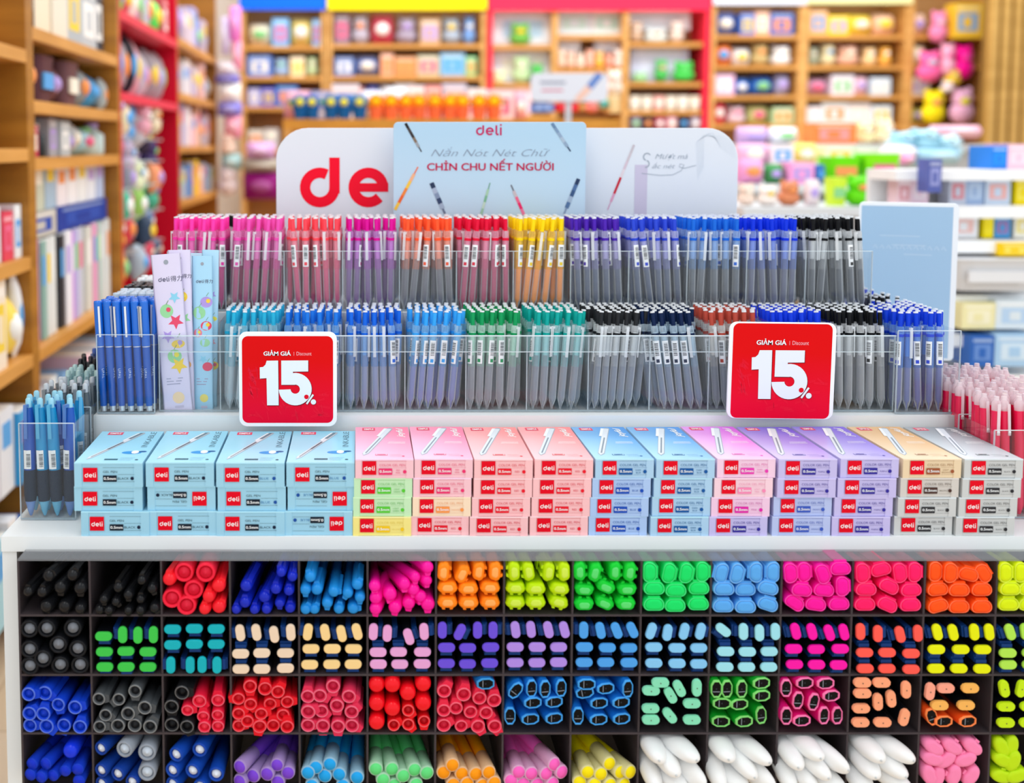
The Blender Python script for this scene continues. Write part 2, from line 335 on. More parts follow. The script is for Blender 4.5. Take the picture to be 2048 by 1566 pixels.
def place_carton(ink, px, py, flip, lab, dy=0., rz=0., istop=False):
    b, f, t, (W, D, H) = carton_meshes(ink); x = X_(px, 1000, YF); z = py
    M = T(x, YF + dy, z) @ Matrix.Rotation(rz, 4, 'Z')
    parts = [('gel_pen_carton', b), ('front_print', f)] + ([('top_print', t)] if istop else [])
    o = inst(parts, M, lab, 'pen carton', 'gel pen cartons stacked along the counter')
    if flip:                                            # lies upside down: the print on its end reads upside down
        c = o.children[0]; c.matrix_local = T(W / 2, 0, H / 2) @ Matrix.Rotation(math.pi, 4, 'Y') @ T(-W / 2, 0, -H / 2)
    return o
for ci, ((_, xt, xb), s) in enumerate(STK):
    n = len(s); jit = [(0, 0), (-3, 0), (0, 0)] if ci == 0 else [(0, 0), (3, 0), (0, 0)]
    for li, k in enumerate(s):                         # li 0 = topmost
        ink = inkmap[k]; px = [xt, xt - (2 if ci == 0 else -2), xb + (2 if ci == 0 else 0)][li]
        lvl = ['topmost', 'middle', 'lowest'][li]; side = ORD[ci] + ' light blue stack'
        place_carton(ink, px, ZC + .0003 + (n - 1 - li) * .0316, k in 'xy', f"light blue {INK[ink][5][0].lower()} ink carton{' lying upside down' if k in 'xy' else ''}, {lvl} in the {side}",
                     [0, .002, -.001][li] + .0015 * (ci % 2), 0, li == 0)
CST = [(711, 706, ('red pink', 'light green', 'light green', 'yellow')), (829, 823, ('red pink', 'red pink', 'orange', 'red')), (949, 941, ('red',) * 4), (1068, 1060, ('red',) * 4),
       (1189, 1178, ('dark blue', 'blue', 'blue', 'blue')), (1310, 1301, ('dark blue',) * 4), (1433, 1420, ('dark purple', 'light pink', 'pink', 'purple')), (1556, 1544, ('purple', 'purple', 'indigo', 'indigo')),
       (1680, 1665, ('purple',) * 4), (1804, 1790, ('light brown', 'brown', 'black', 'black')), (1926, 1914, ('black',) * 4)]
for ci, (xt, xb, inks) in enumerate(CST):
    for li, ink in enumerate(inks):
        px = xt + (xb - xt) * li / 3 + R.uniform(-1.5, 1.5); fc = INK[ink][0]
        place_carton(ink, px, ZC + .0003 + (3 - li) * .0249, False, f"{cname(INK[ink][2])} {ink} ink carton, {['topmost', 'second from top', 'third from top', 'lowest'][li]} in the {ORD[ci]} stack of small cartons",
                     R.uniform(-.001, .002), R.uniform(-.006, .006), li == 0)

# ------------------------------------------------------------------ discount signs
def discount_sign(px0, py0, px1, py1, Y, label, roll=0.):
    a, c = P(px0, py0, Y), P(px1, py1, Y); W, H = c.x - a.x, a.z - c.z
    bd = MB().loftY([(x, z) for x, z in rrect(W, H, .011, 6)], [(0, .995), (.0008, 1), (.0032, 1)], mat('f2f5f8', .3))
    pr = Print(.0002); k = W / 1405; q = lambda u, v: ((u - 820) * k, (785 - v) * k)
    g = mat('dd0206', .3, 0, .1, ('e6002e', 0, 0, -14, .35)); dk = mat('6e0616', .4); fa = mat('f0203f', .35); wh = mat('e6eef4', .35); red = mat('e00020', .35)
    o = rrect(1303 * k, 1260 * k, .0085, 6); pr.poly([(x + q(816, 0)[0], z + q(0, 788)[1]) for x, z in o], g, 0)
    rr = random.Random(int(px0))
    for _ in range(46):                                  # faint printed doodles of rulers and set squares
        u, v = rr.uniform(230, 1400), rr.uniform(900, 1370)
        if rr.random() < .25: u, v = rr.uniform(200, 400), rr.uniform(640, 1100)
        an = rr.choice((10, 80, 45, -12, 60)) + rr.uniform(-8, 8); l = rr.uniform(60, 190); du, dv = l * math.cos(math.radians(an)) / 2, l * math.sin(math.radians(an)) / 2
        u = min(max(u, 290), 1340); v = min(v, 1300)
        for e in (0, 16): pr.ribbon([q(u - du, v - dv + e), q(u + du, v + dv + e)], .0004, fa, 1)
    one = [(418, 608), (465, 603), (500, 570), (518, 512), (682, 510), (686, 1160), (520, 1160), (514, 765), (420, 772)]
    arc = lambda r, a0, a1, n=26: [(925 + r * math.cos(math.radians(a0 + (a1 - a0) * i / n)), 925 - r * math.sin(math.radians(a0 + (a1 - a0) * i / n))) for i in range(n + 1)]
    top = [(726, 510), (1112, 508), (1112, 668), (893, 672), (893, 697)]
    def five(du, dv, m, L):
        pr.poly([q(u + du, v + dv) for u, v in [(726, 510), (1112, 508), (1112, 668), (893, 672), (893, 692), (726, 692)]], m, L)
        out = arc(236, 98, -178); inn = arc(66, 90, -178)
        pr.add([(q(u + du, v + dv)[0], -pr.step * (L + 1), q(u + du, v + dv)[1]) for u, v in out + inn], [(i, i + 27, i + 28, i + 1) for i in range(26)], m)
        pr.poly([q(u + du, v + dv) for u, v in [(726, 692), (892.2, 691.3), (925, 859), (925, 862), (726, 862)]], m, L)
    def pct(du, dv, m, L):
        pr.ribbon([q(1088 + du, 1140 + dv), q(1182 + du, 1003 + dv)], 26 * k, m, L); pr.disc(*q(1185 + du, 1110 + dv), 38 * k, m, L)
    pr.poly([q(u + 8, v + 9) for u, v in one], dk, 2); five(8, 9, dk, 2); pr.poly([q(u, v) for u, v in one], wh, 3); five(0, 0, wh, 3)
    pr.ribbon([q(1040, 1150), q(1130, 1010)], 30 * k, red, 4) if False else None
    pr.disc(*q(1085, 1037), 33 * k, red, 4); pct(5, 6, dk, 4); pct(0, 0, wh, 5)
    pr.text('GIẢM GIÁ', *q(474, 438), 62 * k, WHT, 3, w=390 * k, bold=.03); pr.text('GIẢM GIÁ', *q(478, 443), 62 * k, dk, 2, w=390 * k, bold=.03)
    pr.rect(*q(905, 440), *q(911, 385), mat('f4a0a8', .35), 2); pr.text('Discount', *q(945, 436), 56 * k, mat('f4b4ba', .35), 2, w=215 * k)
    M = T((a.x + c.x) / 2, Y, (a.z + c.z) / 2) @ Matrix.Rotation(roll, 4, 'Y')
    foot = MB().box(-.02, .02, .0033, .02, -H / 2, -H / 2 + .003, ACR); foot.box(-.02, .02, .0033, .0045, -H / 2, -H / 2 + .04, ACR)
    inst([('discount_sign', bd.mesh('sign_board')), ('sign_print', pr.mesh('sign_print')), ('sign_clip', foot.mesh('sign_clip'))], M, label, 'sign')
discount_sign(477, 664, 674, 853, 1.488, 'square red 15 percent discount sign standing behind the light blue cartons')
discount_sign(1459, 645, 1667, 838, 1.492, 'square red 15 percent discount sign standing behind the purple cartons', .012)
# ================================================================== markers in the organizer
def D_clip(b, r, m, w_=.006, tip=.004, y1=.045):           # a clip that shows as a pointed lug beside the round end
    b.loft([[(-w_ / 1.2, y, -r * .75), (w_ / 1.2, y, -r * .75), (w_ / 1.7, y, -r - tip), (-w_ / 1.7, y, -r - tip)][::1] for y in (.0015, y1)], m, False)
_I = {}
def lighter(h, k=.3):
    return ''.join('%02x' % int(int(h[i:i + 2], 16) * (1 - k) + 255 * k) for i in (0, 2, 4))
def item(kind, c1, c2, s=1.):
    """meshes of one marker seen from its end; front at y = 0, long way back along +y"""
    k = (kind, c1, c2, s)
    if k in _I: return _I[k]
    A, B = mat(c1, .28), mat(c2, .3); L2 = mat(lighter(c1), .3); blk = mat('0c0e13', .3, 0, .1); navy = mat('123a78', .35); L = .135; ps = []
    if kind == 'flat':                                    # highlighter with a dark pill body and a coloured plug
        o = stadium(.0222, .0118, 7); b = MB().loftY(o, [(.002, .99), (.0035, 1.05), (.06, 1.07), (L, 1.0)], blk)
        e = MB().loftY(o, [(-.0012, .86), (-.0006, .95), (.001, .97), (.004, .97)], A)
        c = MB().box(-.0072, .0072, .006, .052, -.0128, -.0062, navy); c.box(-.0066, .0066, .003, .006, -.0105, -.0062, navy)
        ps = [('flat_highlighter', b.mesh('body')), ('end_plug', e.mesh('end_plug')), ('pocket_clip', c.mesh('pocket_clip'))]
    elif kind == 'chisel':                                # glossy cap with a two-legged loop
        o = [(x * (1 - .08 * (z > 0)), z) for x, z in rrect(.0252, .0146, .0068, 6)]
        b = MB().loftY(o, [(.05, 1.0), (.052, .93), (L, .9)], B)
        e = MB().loftY(o, [(-.0020, .55), (-.0016, .78), (.0002, .93), (.003, 1.0), (.05, 1.02)], A)
        e.loftY([(x, z + .0004) for x, z in o], [(-.0024, .3), (-.0023, .5), (-.0012, .62)], L2)
        c = MB()
        for sx in (-1, 1): c.loft([[(sx * .0085, y, -.0055), (sx * .0035, y, -.0055), (sx * .0028, y, -.0098), (sx * .0062, y, -.0098)] for y in (.002, .035)], A, False)
        c.box(-.006, .006, .022, .036, -.0112, -.0096, A)
        ps = [('chisel_highlighter', e.mesh('cap')), ('body', b.mesh('body')), ('pocket_clip', c.mesh('pocket_clip'))]
    elif kind == 'wide':                                  # broad D shaped end with a raised rim line and a square tab
        o = rrect(.0265, .0165, .0068, 6); o = [(x * (1 - .16 * max(0, z / .008)), z) for x, z in o]
        e = MB().loftY(o, [(.0012, .84), (-.0002, .86), (.0, .98), (.0012, 1), (.05, 1.02)], A, cap0=False)
        e.loftY(o, [(.0014, .86), (-.0002, .88), (-.0005, .91), (-.0002, .94), (.001, .96)], L2, cap0=False, cap1=False)
        e.loftY(o, [(-.0012, .5), (-.0008, .74), (.0002, .82), (.002, .85)], A)
        b = MB().loftY(o, [(.05, .95), (L, .9)], A)
        c = MB().box(-.0075, .0075, .001, .04, .0075, .0102, A)
        ps = [('wide_highlighter', e.mesh('cap')), ('body', b.mesh('body')), ('tab_clip', c.mesh('tab_clip'))]
    elif kind == 'ring':                                  # big round marker: rim, recess and a paler button
        r = .0118 * s; b = MB().latheY([(r * .66, .004), (r * .72, .0005), (r * .8, -.0008), (r * .95, -.0004), (r, .0015), (r, .048), (r * .9, .05), (r * .9, L)], A)
        e = MB().latheY([(.0006, -.0012), (r * .12, -.001), (r * .16, -.0002), (r * .55, .0012), (r * .62, .003), (r * .62, .008)], B)
        ps = [('round_marker', b.mesh('body')), ('end_button', e.mesh('end_button'))]
    elif kind == 'dome':                                  # shiny round cap
        A = mat(c1, .14, 0, .22)
        r = .0066 * s; b = MB().latheY([(r * .12, -.0034), (r * .45, -.0031), (r * .74, -.0018), (r * .93, .0008), (r, .005), (r, .055), (r * .85, .056), (r * .85, L)], A, 18)
        c = MB(); D_clip(c, r, A, .0045 * s, .0022 * s)
        ps = [('capped_pen', b.mesh('cap'))] + ([('pocket_clip', c.mesh('pocket_clip'))] if s < 1.45 else [])
    elif kind == 'cap':                                   # ballpoint cap: rim, sunk centre and pointed clip
        r = .0084 * s; b = MB().latheY([(r * .6, .0038), (r * .66, .0006), (r * .74, .0), (r * .95, .0), (r, .002), (r, .055), (r * .8, .056), (r * .8, L)], A, 18)
        b.latheY([(r * .78, .0005), (r * .82, -.0005), (r * .92, -.0005), (r * .97, .0006)], mat(lighter(c1, .28), .2, 0, .4), 18, caps=False)
        e = MB().latheY([(.0004, -.0002), (r * .2, .0002), (r * .24, .0014), (r * .5, .0016), (r * .58, .004)], B, 16)
        c = MB(); D_clip(c, r, A, .0075 * s, .0042 * s)
        ps = [('capped_ballpoint', b.mesh('cap')), ('cap_centre', e.mesh('cap_centre')), ('pocket_clip', c.mesh('pocket_clip'))]
    elif kind == 'window':                                # pill end with a pale rim round a black window, coloured flared barrel
        o = [(x, z) for x, z in stadium(.0238, .0134, 3)]; rim = mat(c2, .25)
        b = MB().loftY(o, [(.0012, 1.02), (.02, 1.08), (.09, 1.12), (L, 1.08)], A)
        e = MB().loftY(o, [(.003, .82), (-.0008, .84), (-.0012, .9), (-.0008, .98), (.0016, 1.03)], rim, cap0=False)
        c = MB().loftY(o, [(.0004, .8), (.0006, .84), (.004, .84)], mat('06080c', .16, 0, .12)); c.box(-.004, -.0032, .0001, .0006, -.0045, .0045, mat('8a929c', .2)); c.box(-.0005, .0005, .0001, .0006, -.0008, .0008, mat('3a4048', .2))
        ps = [('window_highlighter', b.mesh('barrel')), ('rim', e.mesh('rim')), ('window', c.mesh('window'))]
    elif kind == 'pill':                                  # pill end of plain colour on a black barrel
        o = stadium(.0222, .0116, 5); b = MB().loftY(o, [(.003, 1.0), (.005, 1.04), (L, 1.04)], blk)
        e = MB().loftY(o, [(-.0014, .93), (-.0008, .99), (.006, 1.0)], A); e.box(-.0006, .0006, -.0019, -.0012, -.0006, .0006, mat('5a5046', .4))
        ps = [('pill_highlighter', b.mesh('barrel')), ('end_plug', e.mesh('end_plug'))]
    elif kind == 'tube':                                  # round highlighter with a milky cap
        r = .0092 * s; milk = mat(c2, .3, .25)
        b = MB().latheY([(r * .55, .024), (r * .8, .03), (r * .94, .034), (r * .94, .15)], A, 18)
        e = MB().latheY([(r * .86, -.0003), (r * .96, .0), (r, .0015), (r, .036), (r * .95, .0365)], milk, 18)
        c = MB().latheY([(.0005, -.001), (r * .8, -.001), (r * .82, .0004)], A, 18)
        ps = [('tube_highlighter', b.mesh('barrel')), ('milky_cap', e.mesh('cap')), ('end_disc', c.mesh('end_disc'))]
    elif kind == 'oval':                                  # white correction pen, a rounded oval bottle
        o = [(x, z) for x, z in ((.0172 * math.cos(t * math.pi / 12), .0122 * math.sin(t * math.pi / 12)) for t in range(24))]
        secs = [(-.014 + .04 * (1 - math.cos(u * math.pi / 2 / 8)), max(.02, math.sin(u * math.pi / 2 / 8)) ** .75) for u in range(9)] + [(.06, 1.0), (.095, .9), (.105, .6)]
        b = MB().loftY(o, secs, A)
        e = MB().latheY([(.0004, -.0158), (.0012, -.0154), (.0015, -.0130)], mat('c4c8ca', .3), 10)
        ps = [('correction_pen', b.mesh('body')), ('nib_stud', e.mesh('nib_stud'))]
    elif kind == 'lobe':                                  # soft leaf shaped cap with a notch
        o = []
        for t in range(24):
            a = t * math.pi / 12; q = 1 + .06 * math.cos(2 * a); n = .86 if t in (5, 6) else 1.
            o.append((.0135 * math.cos(a) * q * n, .0094 * math.sin(a) * q * n))
        e = MB().loftY(o, [(-.001, .55), (-.0006, .86), (.001, .98), (.004, 1.02), (.05, 1.04)], A); b = MB().loftY(o, [(.05, .9), (L, .9)], A)
        c = MB().box(-.003, .003, .002, .04, .0078, .0108, A)
        ps = [('oval_highlighter', e.mesh('cap')), ('body', b.mesh('body')), ('pocket_clip', c.mesh('pocket_clip'))]
    _I[k] = ps; return ps
KN = {'flat': 'flat highlighter', 'chisel': 'chisel highlighter', 'wide': 'wide highlighter', 'ring': 'round marker', 'dome': 'capped pen', 'cap': 'capped ballpoint', 'window': 'windowed highlighter',
      'pill': 'plain highlighter', 'tube': 'tube highlighter', 'oval': 'correction pen', 'lobe': 'oval highlighter'}
ZO = {'1': 0, '2': 500, '3': 1000, '4': 1500}
CELLS = []   # (shelf, column, kind, c1, c2, [(px, py, angle, size)], tilt)
def cell(row, col, kind, c1, c2, zoom, text, tilt=(0, 0), s=1., add=0):
    it = []
    for t in text.split():
        z = zoom
        if t[1:2] == ':': z, t = t[0], t[2:]
        q = t.split(','); it.append((ZO[z] + float(q[0]) / 3.223, 1080 + float(q[1]) / 3.223, float(q[2]) if len(q) > 2 and q[2] else 0., float(q[3]) if len(q) > 3 else s))
    CELLS.append((row, col, kind, c1, c2, it, tilt))
# top shelf
cell(0, 0, 'dome', '17181b', '17181b', '1', '308,235,120,1.25 465,230,150,1.2 178,335,180,1.05 268,338,170,1.1 385,310,0,1.3 515,315,0,1.3 292,432,0,1.3 412,432,0,1.3 515,445,0,1.1', (.25, .12))
cell(0, 1, 'dome', '151619', '151619', '1', '912,262,180,.95 760,308,180,1.05 980,315,20,1.05 825,355,0,1.05 668,385,0,.95 745,400,40,.95 905,383,180,.95 640,452,90,1 700,465,0,.95 825,462,0,.9 903,462,0,.95 1000,440,30,1.05', (.1, .05))
cell(0, 2, 'ring', 'ee2440', 'd8203c', '1', '1185,210 1325,212 1247,322 1096,378 1202,447', s=1.03)
cell(0, 2, 'dome', 'f0202e', 'f0202e', '1', '1078,257,180,1.3 1408,300,150,1.35 1343,370,180,1.22 1410,435,150,1.35 1317,458,180,1.15', (.2, .15))
cell(0, 3, 'dome', '1428b8', '1428b8', '2', '-27,300,150,1.2 -34,405,180,1.15 -100,452,180,.95 28,452,180,1 200,210,200,1 272,240,160,1 165,318,180,1.1 250,330,180,1.02 92,370,160,1.2 190,410,0,1 105,448,180,1 258,440,180,1.05', (.15, .1))
cell(0, 4, 'dome', '1e8ad8', '1e8ad8', '2', '388,240,200,1.1 355,325,0,1.05 430,320,180,1.15 540,335,90,1.1 630,345,-30,1.05 692,290,150,1.1 708,375,0,1.0 348,448,150,1.05 415,448,150,1.05 497,410,0,1.05 572,445,170,1.05 665,445,90,1.15', (.05, .02))
cell(0, 5, 'dome', 'f4109c', 'f4109c', '2', '1150,155,0,1.2 1070,240,0,1.05 1145,262,0,1.05 800,300,0,1.15 1000,285,0,1.2 905,350,0,1.35 1060,320,0,1.2 1105,365,0,1.2', (-.38, -.12))
cell(0, 5, 'dome', 'f41098', 'f41098', '2', '800,380,0,1.2 800,455,0,1.2 930,440,0,1.25 1020,412,0,1.25 1160,420,0,1.35', (.3, .12))
cell(0, 6, 'chisel', 'fb8516', 'e8730c', '2', '1248,205,86 1368,222,64 1475,205,84 1580,202,88 1267,308,0 1408,315,0 1548,308,0 1267,403,0 1410,405,0 1548,403,0')
cell(0, 7, 'chisel', 'b7dc06', '9cc404', '3', '92,200,-88 185,205,-80 315,208,-96 415,208,-88 95,310,0 232,315,0 385,315,-6 95,403,0 232,403,0 380,402,-14')
cell(0, 8, 'chisel', '12c834', '0ea82c', '3', '515,198,92 613,212,78 742,195,88 838,197,82 543,322,176 683,305,156 820,320,180 540,418,180 675,410,156 812,415,178')
cell(0, 9, 'wide', '16dc68', '16e06c', '3', '968,185,-90 1092,215,-100 1203,195,-98 1308,190,-90 988,312,0 1135,325,0 1283,310,0 988,415,0 1130,422,0 1280,412,0')
cell(0, 10, 'wide', '58a6ec', '62aef0', '3', '1428,185,78 1530,212,-102 1650,192,90 1760,192,90 1440,315,0 1583,318,0 1730,310,-12 1440,425,0 1583,430,0 1728,415,-18')
cell(0, 11, 'wide', 'f6129e', 'fa18a4', '4', '258,210,-84 352,200,-86 472,200,-70 585,172,2 335,322,-6 478,322,-6 598,300,-86 275,405,-34 425,415,-8 575,412,2')
cell(0, 12, 'wide', 'fb1a66', 'ff226c', '4', '728,192,-86 845,182,14 968,210,-80 1065,200,-88 745,318,0 898,300,-26 1040,322,2 742,415,0 888,418,-24 1035,418,2')
cell(0, 13, 'wide', 'fb5316', 'ff5a1c', '4', '1198,195,-90 1295,205,-92 1410,222,-14 1508,190,-56 1205,318,6 1350,322,0 1495,320,0 1205,425,16 1350,430,0 1495,430,0')
cell(0, 14, 'wide', 'd6ea10', 'dcf018', '4', '1650,190,-88 1750,192,-88 1660,315,0 1802,315,0 1655,415,0 1800,415,0')
# second shelf
cell(1, 0, 'ring', '17181c', '787c84', '1', '160,575 300,572 468,570 375,675 500,703 162,707 275,767 172,835 387,832 515,832', s=.97)
FL = [(1, '3ec44c', '1', '667,622 790,612,-90 888,615,-90 988,612,-90 672,722 811,718 953,722 675,820 812,820 953,820'),
 (2, '16aebb', '1', '1112,577 1252,573 1393,575 1112,678 1252,673 1393,673 1100,808,-90 1226,808,-90 1302,805,90 1398,808,90'),
 (3, 'ead2b8', '1', '1548,600,-82 1652,597,-81 1767,610,-81 1874,597,-86 1549,735,180 1687,730,180 1840,730,180 1549,833,180 1687,833,180 1840,828,180'),
 (4, 'f2d090', '2', '373,595,-98 484,597,-80 590,605,-78 690,593,-75 393,703 530,703 667,703 382,805 527,803 665,803'),
 (5, 'e2a0d4', '2', '787,593,87 885,603,87 1023,625,108 1122,592,94 820,725,180 957,723,180 1112,723,180 827,802 965,802 1110,800'),
 (6, '6a4ed8', '2', '1240,583,90 1353,595,65 1467,583,90 1567,583,90 1267,695 1403,697 1552,693 1265,797 1402,800 1545,795'),
 (7, 'ac88e2', '3', '100,580,-82 200,578,-83 312,580,-77 415,580,-75 98,692 240,692 378,692 98,792 238,792 378,790'),
 (8, '4c9ee8', '3', '540,583,-90 648,585,-78 752,585,-68 860,582,-65 545,692 692,695 830,697 543,790 682,790 832,792'),
 (9, '82c4f0', '3', '975,588,72 1080,598,82 1188,590,78 1293,590,78 992,692 1142,697 1282,697 992,795 1142,797 1282,800'),
 (10, '9adcea', '3', '1440,582,-38 1570,592,-88 1673,600,-87 1776,592,-87 1455,720,180 1595,722,180 1736,720,180 1450,820,180 1590,820,180 1733,820,180'),
 (11, 'f414a6', '4', '295,590,-75 400,592,-75 512,600,-70 617,595,-75 282,703 428,705 583,703 288,803 430,805 572,807'),
 (12, 'f95a4e', '4', '713,592,93 825,605,92 968,610,-75 1087,603,-85 740,727,180 885,727,180 1040,733,180 743,830,180 884,830,180 1040,835,180'),
 (13, 'e2e80e', '4', '1208,595,-75 1310,597,-75 1447,595,-82 1552,595,-80 1203,707 1360,707 1500,707 1200,830,180 1347,830,180 1497,832,180'),
 (14, 'aee250', '4', '1678,595,-70 1775,592,-80 1663,730,180 1810,730,180 1665,805 1810,805')]
for c_, h_, z_, t_ in FL: cell(1, c_, 'flat', h_, h_, z_, t_)
# third shelf
cell(2, 0, 'cap', '1440cc', '1038c0', '1', '160,995,90,1.1 288,988,60,1.15 375,1062,10,1.05 483,1080,100,1.12 172,1120,130,1.12 278,1122,170,1.12 180,1222,90,1.1 300,1235,50,1.15 412,1198,-10,1.1 515,1215,170,1.1', (.1, .02))
cell(2, 1, 'cap', '4c5054', '1c1e22', '1', '635,1025,90 765,1028,-50 870,975,0,1.05 933,1082,80,1.1 680,1130,60 825,1120,110,1.1 632,1210,90 760,1215,-60,1.1 868,1210,160,1.1 967,1205,150,1.1', (.05, .02))
cell(2, 2, 'cap', '1c1d20', '101114', '1', '1172,985,90,1.15 1085,1075,0,1.15 1090,1192,0,1.15 1205,1205,20,1.1', (.05, .1))
cell(2, 2, 'cap', 'e21c3c', 'f0364e', '1', '1285,1040,40,1.1 1405,1035,180,1.05 1208,1100,90,.95 1310,1140,180,.98 1403,1130,0,.95 1317,1220,0,.98 1405,1220,0,.98', (.0, .2))
cell(2, 3, 'cap', 'e41828', 'c41422', '2', '0,945,0,1.05 -87,1025,-80 3,1060,30 -102,1122,120 -17,1170,60 -102,1217,90 97,960,180,1.1 180,980,150,1.05 240,1045,90 130,1058,90 72,1122,100 213,1130,0 62,1217,-10,1.1 150,1215,180,1.05 240,1215,180,1.05', (-.05, .1))
cell(2, 4, 'cap', 'e03258', 'c01c40', '2', '350,1010,180,1.1 450,1005,60,1.1 535,945,0,1.1 637,1010,60,1.1 365,1110,110,1.15 462,1105,50,1.05 560,1070,0,1.1 655,1110,130,1.1 355,1212,90,1.1 470,1205,0,1.1 567,1205,0,1.1 657,1212,60,1.1', (.05, .1))
cell(2, 5, 'dome', 'ee1220', 'ee1220', '2', '805,937,180,1.55 918,932,180,1.55 1117,928,180,1.55 1018,990,180,1.55 805,1058,180,1.55 918,1090,180,1.55 1117,1057,180,1.55 805,1178,180,1.55')
cell(2, 5, 'cap', 'e81822', 'b0101a', '2', '1020,1100,40,.95 927,1195,120,.95 1020,1190,40,.95 1122,1170,0,.95')
cell(2, 6, 'cap', 'e62a4a', 'c81a38', '2', '1243,975,150,1.1 1378,997,170,1.15 1480,1020,180,1.1 1575,1035,180,1.12 1235,1100,180,1.05 1328,1085,180,1.05 1422,1110,60,1.05 1522,1115,50,1.05 1245,1205,120,1.1 1362,1200,100,1.0 1470,1210,30,1.1 1582,1210,30,1.1', (-.05, .1))
cell(2, 6, 'window', '1868b4', '3f9ad8', '2', '1520,900,0', (-.1, 0))
cell(2, 7, 'window', '1670d0', '46a2ec', '3', '82,965,52 205,918,90 292,918,90 395,918,90 213,1050,0 350,1045,0 65,1135,90 197,1155,0 350,1150,0', (-.2, .02))
cell(2, 8, 'window', '1670d0', '46a2ec', '3', '560,890,0 525,985,12 683,958,0 825,918,90 640,1052,0 782,1048,0 503,1135,90 637,1158,0 785,1153,0', (-.2, .02))
cell(2, 9, 'pill', '84dcb6', '84dcb6', '3', '1035,890 1158,920,118 1270,920,90 958,972 1100,1002,120 1237,1055 967,1087 1095,1133,130 952,1160 1237,1160')
cell(2, 10, 'window', '16a42c', '84d874', '3', '1380,925,90 1465,925,90 1560,945,90 1395,1055,0 1545,1060,0 1420,1170,0 1575,1170,0 1687,910,0 1687,1005,0 1684,1130,95', (-.15, .02))
cell(2, 11, 'window', 'e01678', 'f87ab0', '4', '213,940,90 355,912,0 490,905,0 310,1035,85 412,1045,80 525,1005,0 213,1135,90 335,1165,0 478,1132,90 563,1132,92', (-.15, .02))
cell(2, 12, 'pill', 'f6a27a', 'f6a27a', '4', '703,903 850,903 1007,967,93 713,990 825,1045,95 910,1025,98 697,1087 995,1145,78 697,1177 855,1177')
cell(2, 13, 'pill', 'f2b25a', 'f2b25a', '4', '1420,957 1222,1067 1393,1067'); cell(2, 13, 'pill', 'f4a088', 'f4a088', '4', '1140,978,85 1262,957')
cell(2, 13, 'window', 'f0501a', 'ff8a4c', '4', '1130,1140,110 1250,1170,0 1405,1170,0', (-.12, .02))
cell(2, 14, 'pill', 'c2e41a', 'c2e41a', '4', '1640,960,102 1750,960,80 1652,1075 1800,1075 1650,1180 1795,1180')
# lowest shelf that shows
cell(3, 0, 'tube', '1432c8', '1c44d8', '1', '205,1445,0,.85 293,1443,0,.85 418,1490,0,.8 500,1480,0,.85 170,1515,0,.85 262,1530,0,.85 340,1520,0,.82 508,1555,0,.85', (.3, .06))
cell(3, 0, 'dome', '1636e0', '1636e0', '1', '450,1365,180,1.5', (.25, .05))
cell(3, 1, 'ring', '163c96', 'e8eef6', '1', '630,1345,0,.76 630,1487,0,.78 757,1510,0,.8 630,1572,0,.78 850,1560,0,.74', (.4, .08)); cell(3, 1, 'ring', '9098a4', 'c8d4e2', '1', '800,1350,0,.92 947,1370,0,.98 947,1500,0,.98', (.3, .05))
cell(3, 2, 'ring', '1444a8', 'e8f0fa', '1', '1133,1385,0,.84 1285,1355,0,.82 1075,1487,0,.82 1240,1490,0,.84 1393,1512,0,.84 1085,1575,0,.8 1290,1590,0,.8', (.4, .08))
cell(3, 3, 'tube', '7a44d4', 'b69ad8', '2', '-65,1462,0,1 20,1520,0,1 175,1450,0,.95 110,1508,0,1 245,1500,0,.98 -75,1555,0,1 180,1560,0,1', (.42, -.02))
cell(3, 4, 'tube', '1fa2ea', 'a4cfe6', '2', '345,1500 425,1465 515,1445 482,1520 575,1510 690,1530 400,1582 600,1582', (.1, -.02))
cell(3, 5, 'tube', '62dc80', 'b8e6c4', '2', '793,1475 915,1475 1060,1480 858,1545 988,1520 1145,1500 1070,1575 930,1580', (-.15, -.02))
cell(3, 6, 'tube', 'fb9a10', 'f8cda0', '2', '1238,1498 1305,1450 1365,1505 1455,1507 1540,1497 1400,1570 1585,1565 1310,1575 1500,1580', (-.15, -.02))
cell(3, 7, 'tube', 'fa64c0', 'f0b6dc', '3', '120,1495 202,1505 298,1505 350,1445 412,1495 68,1550 240,1575 150,1572 340,1570', (-.45, -.02))
cell(3, 8, 'tube', 'f8e40c', 'eee6a8', '3', '565,1495 650,1508 705,1440 775,1495 862,1495 513,1560 610,1575 800,1575 710,1577', (-.45, -.02))
cell(3, 9, 'oval', 'f1f2f2', 'f1f2f2', '3', '990,1335,-30 1200,1345,-15 1085,1430,-30 1250,1500,-80 975,1520,-55 1130,1545,-15', (-.5, .15))
cell(3, 10, 'oval', 'f1f2f2', 'f1f2f2', '3', '1430,1340,-20 1660,1360,-25 1575,1445,-35 1390,1510,-75 1520,1545,-15 1690,1520,-80', (-.5, .15))
cell(3, 11, 'oval', 'f1f2f2', 'f1f2f2', '4', '385,1295,-15 260,1385,-30 545,1405,-55 430,1450,-35 225,1520,-60 355,1530,-45 520,1540,-10', (-.5, .15))
cell(3, 12, 'oval', 'f1f2f2', 'f1f2f2', '4', '775,1345,-20 960,1350,-25 745,1445,-20 915,1445,-20 700,1545,-15 945,1545,-15', (-.5, .12))
cell(3, 13, 'lobe', 'f786b4', 'f786b4', '4', '1180,1310,-35 1310,1315,-35 1440,1325,-40 1140,1415,-15 1270,1420,40 1395,1420,20 1110,1520,-70 1215,1528,80 1320,1520,80 1430,1525,60', (0, .02))
cell(3, 14, 'lobe', 'bce016', 'bce016', '4', '1582,1325,-60 1690,1320,80 1575,1425,-20 1700,1430,70 1592,1528,-10 1725,1525,20', (0, .02))
